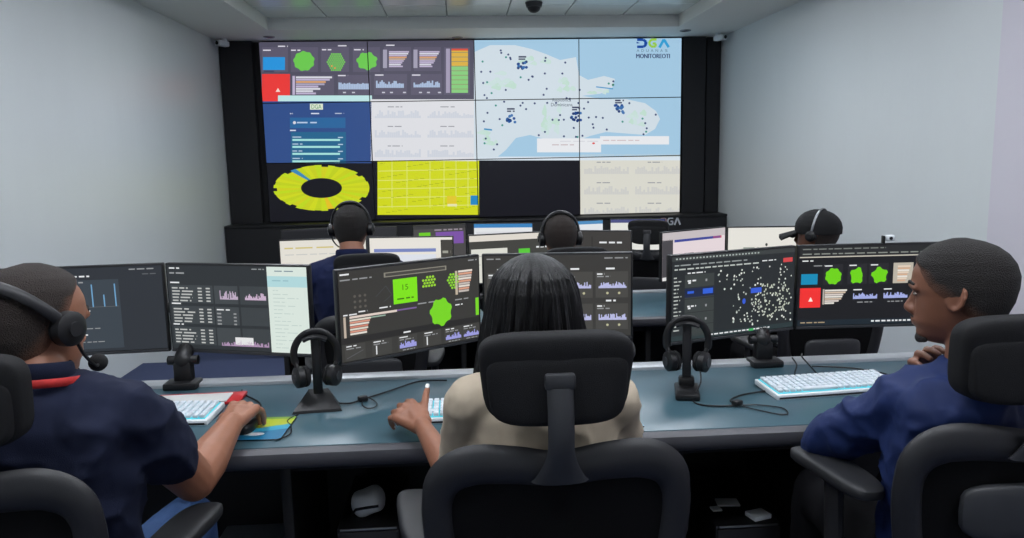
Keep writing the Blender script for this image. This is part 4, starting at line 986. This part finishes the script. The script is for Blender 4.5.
c = Canvas(100, 80, (60, 150, 200)); c.lv = 0; c.poly([(0, 40), (100, 20), (100, 80), (0, 80)], (110, 180, 210))
pad('light blue mouse pad mostly hidden by the woman in blazer', (.395, 2.13), .20, .17, .03, c)
def mouse(label, c, rz):
    t = thing('computer_mouse', label, 'mouse', (c[0], c[1], DZ+.004), rz)
    b_ = MB().sell((0, 0, .012), (.030, .055, .020), .75, .8, 24, 12, fn=lambda p: V(p.x, p.y, max(-.012, p.z-.12*max(0, p.y)))).build('shell', 'plastic', t)
    MB().cyl((-.003, .03, .026), (.003, .03, .026), .006, 12).build('scroll_wheel', 'lgplastic', t)
mouse('dark mouse under the hand of the lanyard man', (-.624, 2.160), 0); mouse('dark mouse beside the woman in beige blazer', (.365, 2.135), 0)
# headset stands
def hstand(label, hlabel, c, rz, kind):
    t = thing('headset_stand', label, 'stand', (c[0], c[1], DZ), rz)
    if kind == 0:
        MB().loft([[V(-.075, -.045, 0), V(.075, -.045, 0), V(.06, .05, 0), V(-.06, .05, 0)], [V(-.07, -.042, .008), V(.07, -.042, .008), V(.03, .04, .05), V(-.03, .04, .05)]]).build('base', 'plastic', t)
    else:
        MB().rbox((0, -.02, .010), (.075, .14, .02), .006).rbox((0, .03, .03), (.05, .05, .03), .008).build('base', 'plastic', t)
    MB().rbox((0, .03, .125), (.028, .02, .19), .005).build('column', 'gplastic' if kind else 'plastic', t)
    mb = MB(); pts = [V(-.035+.07*i/8, .02, .222-.010*abs(i-4)/4*abs(i-4)/4) for i in range(9)]
    mb.tube(pts, [(.008, .022)]*9, 10, ref=(0, 0, 1)).build('cradle', 'plastic', t)
    h = thing('headset', hlabel, 'headset', (c[0], c[1], DZ), rz)
    pts = []
    for i in range(29):
        a = -.35+(pi+.7)*i/28
        pts.append(V(.066*math.cos(a)*(1.0), .02, .165+.073*math.sin(a)))
    MB().tube(pts, [(.005, .011)]*29, 8, ref=(0, 1, 0)).build('headband', 'plastic', h)
    for s in (-1, 1):
        x = s*.052; z = .098; tw_ = .35*s
        ax = V(math.cos(.5)*s, -math.sin(.5), 0)
        cc = V(x, .012, z)
        q = MB().tube([cc-ax*.016, cc-ax*.008, cc+ax*.010, cc+ax*.016], [.026, .033, .032, .022], 24).build('ear_cup', 'plastic', h)
        n1 = V(-ax.y, ax.x, 0)
        MB().tube([cc-ax*.018+n1*.023*math.cos(a*pi/10)+V(0, 0, .023*math.sin(a*pi/10)) for a in range(20)], .010, 8, True).build('ear_cushion', 'fabric', q)
        MB().cyl(cc+ax*.015, cc+ax*.019, .015, 16).build('ear_cap', 'lgplastic', q)
        MB().tube([pts[28 if s < 0 else 0], cc+V(0, 0, .02)], .007, 8).build('yoke', 'plastic', h)
hstand('black headset stand on the desk left of the woman', 'black headset hanging on the stand left of the woman', (-.452, 2.335), .1, 0)
hstand('black headset stand on the desk right of the woman', 'black headset hanging on the stand right of the woman', (.705, 2.345), -.25, 1)
# cables
def cable(label, pts, r=.0028, knots=()):
    P = [V(*p) for p in pts]; b = V(P[0].x, P[0].y, DZ)
    t = thing('cable', label, 'cable', b)
    MB().tube([p-b for p in spline(P, 8)], r, 6).build('cord', 'plastic', t)
    for k in knots: MB().rbox(V(*k)-b, (.03, .022, .018), .005, rz=.5).build('cable_clip', 'plastic', t)
z = DZ+.004
cable('black cable with inline clip and loop left of the woman', [(-.41, 2.37, z), (-.36, 2.36, z), (-.32, 2.40, z), (-.25, 2.47, z), (-.17, 2.56, z), (-.12, 2.575, z), (-.06, 2.57, z)], knots=[(-.322, 2.385, DZ+.010)])
cable('thin looped cord beside the inline clip left of the woman', [(-.322, 2.385, z), (-.318, 2.34, z), (-.30, 2.305, z), (-.278, 2.31, z), (-.275, 2.35, z), (-.30, 2.39, z+.004), (-.322, 2.392, z+.01)], r=.002)
cable('thin cord from the left headset stand round to the mouse pad', [(-.50, 2.27, z), (-.52, 2.22, z), (-.50, 2.17, z), (-.49, 2.10, z), (-.52, 2.06, z)], r=.002)
cable('black headset cord running from the right stand to a clip', [(.742, 2.33, .82), (.735, 2.30, .785), (.70, 2.26, z), (.71, 2.21, z), (.76, 2.19, z), (.81, 2.19, z)], knots=[(.815, 2.195, DZ+.010)])
cable('black cord from the clip to the right keyboard', [(.815, 2.195, z), (.81, 2.24, z), (.86, 2.285, z), (.93, 2.31, z), (.96, 2.315, z)])
cable('looped cord end near the desk edge left of the right keyboard', [(.815, 2.195, z), (.85, 2.15, z), (.90, 2.10, z), (.93, 2.10, z), (.935, 2.15, z), (.88, 2.185, z), (.83, 2.19, z)], r=.002)
cable('mouse cable behind the reaching hand at left', [(-.624, 2.214, z+.012), (-.622, 2.30, z), (-.645, 2.40, z), (-.72, 2.50, z), (-.74, 2.55, z)])
cable('two black leads behind the right keyboard', [(1.13, 2.42, z), (1.12, 2.48, z), (1.16, 2.56, z+.01), (1.17, 2.62, z+.02)])
cable('black lead rising behind the right keyboard to the rail', [(1.18, 2.43, z), (1.20, 2.50, z), (1.19, 2.58, z+.03), (1.21, 2.63, z+.03)])
cable('black lead along the rear rail at right', [(1.38, 2.40, z), (1.42, 2.44, z), (1.36, 2.52, z), (1.27, 2.56, z), (1.22, 2.57, z)])
# computers under the desk
def tower(label, x, y, top, w_, d_, bits):
    t = thing('computer_tower', label, 'computer', (x, y, 0))
    MB().rbox((0, d_/2, top/2+.01), (w_, d_, top-.02), .008).build('case', 'plastic', t)
    MB().rbox((0, -.004, top/2+.01), (w_-.01, .012, top-.04), .004).build('front_panel', 'gplastic', t)
    MB().rbox((0, -.012, top*.72), (w_*.6, .006, .012), .002).build('drive_slot', 'steel', t)
    MB().rbox((0, -.004, top-.004), (w_-.02, .006, .006), .002).build('top_trim', 'steel', t)
    for i in range(4): MB().cyl(((-1, 1)[i % 2]*(w_/2-.02), .04+(i//2)*(d_-.08), 0), ((-1, 1)[i % 2]*(w_/2-.02), .04+(i//2)*(d_-.08), .022), .012, 10).build('foot', 'black', t)
    for (a, b_, c_, d2) in bits: MB().rbox((a, -.012, b_), (c_, .003, d2), .001).build('sticker', 'paper', t)
    return t
tower('dark computer tower with stickers under the desk left of the woman', -.285, 2.10, .46, .18, .38, [(.01, .30, .05, .018), (.02, .40, .055, .02), (.02, .24, .06, .03)])
t = thing('cloth_bundle', 'rounded white bundle on the dark computer tower left of the woman', 'bundle', (-.295, 2.20, .46))
MB().sell((0, 0, .034), (.050, .055, .036), .8, .8, 24, 12, fn=lambda p: V(p.x, p.y, p.z+.006*math.sin(p.x*70))).build('wrap', 'white', t)
MB().tube([(-.045, -.045, .015), (-.03, -.056, .034), (0, -.06, .040), (.035, -.052, .040)], .004, 8).build('strap', 'plastic', t)
t = tower('dark computer tower with papers on top right of the woman', .83, 2.12, .40, .20, .40, [(-.05, .33, .03, .012)])
for i, (x, y, w_, d_, rz, lb) in enumerate(((.875, 2.16, .06, .05, .3, 'white folded note on the right computer tower'), (.815, 2.26, .07, .05, -.1, 'small grey printed card on the right computer tower'), (.765, 2.22, .03, .03, .1, 'tiny pale tag on the right computer tower'))):
    p = thing('paper_note', lb, 'paper', (x, y, .40), rz)
    MB().rbox((0, 0, .004+.004*(i == 0)), (w_, d_, .006+.008*(i == 0)), .002).build('sheet', 'white' if i == 0 else 'paper', p)
t = thing('storage_box', 'low blue-grey box under the desk beside the lanyard man', 'box', (-.675, 2.38, 0))
MB().rbox((0, .0, .15), (.235, .16, .30), .006).build('body', mat('box_card', (150, 160, 190), .7), t); MB().rbox((0, 0, .305), (.24, .165, .012), .003).build('lid', 'rail', t)
# little webcam on top of right monitor
t = thing('webcam', 'small pale webcam clipped on top of the front right monitor', 'webcam', (1.545, 2.70, ZB+.31))
MB().rbox((-.015, .0, .012), (.006, .02, .03), .002).build('clip', 'plastic', t); MB().rbox((.008, 0, .018), (.034, .022, .022), .006).build('body', 'white', t); MB().cyl((.008, -.011, .018), (.008, -.014, .018), .006, 12).build('lens', 'glassdark', t)
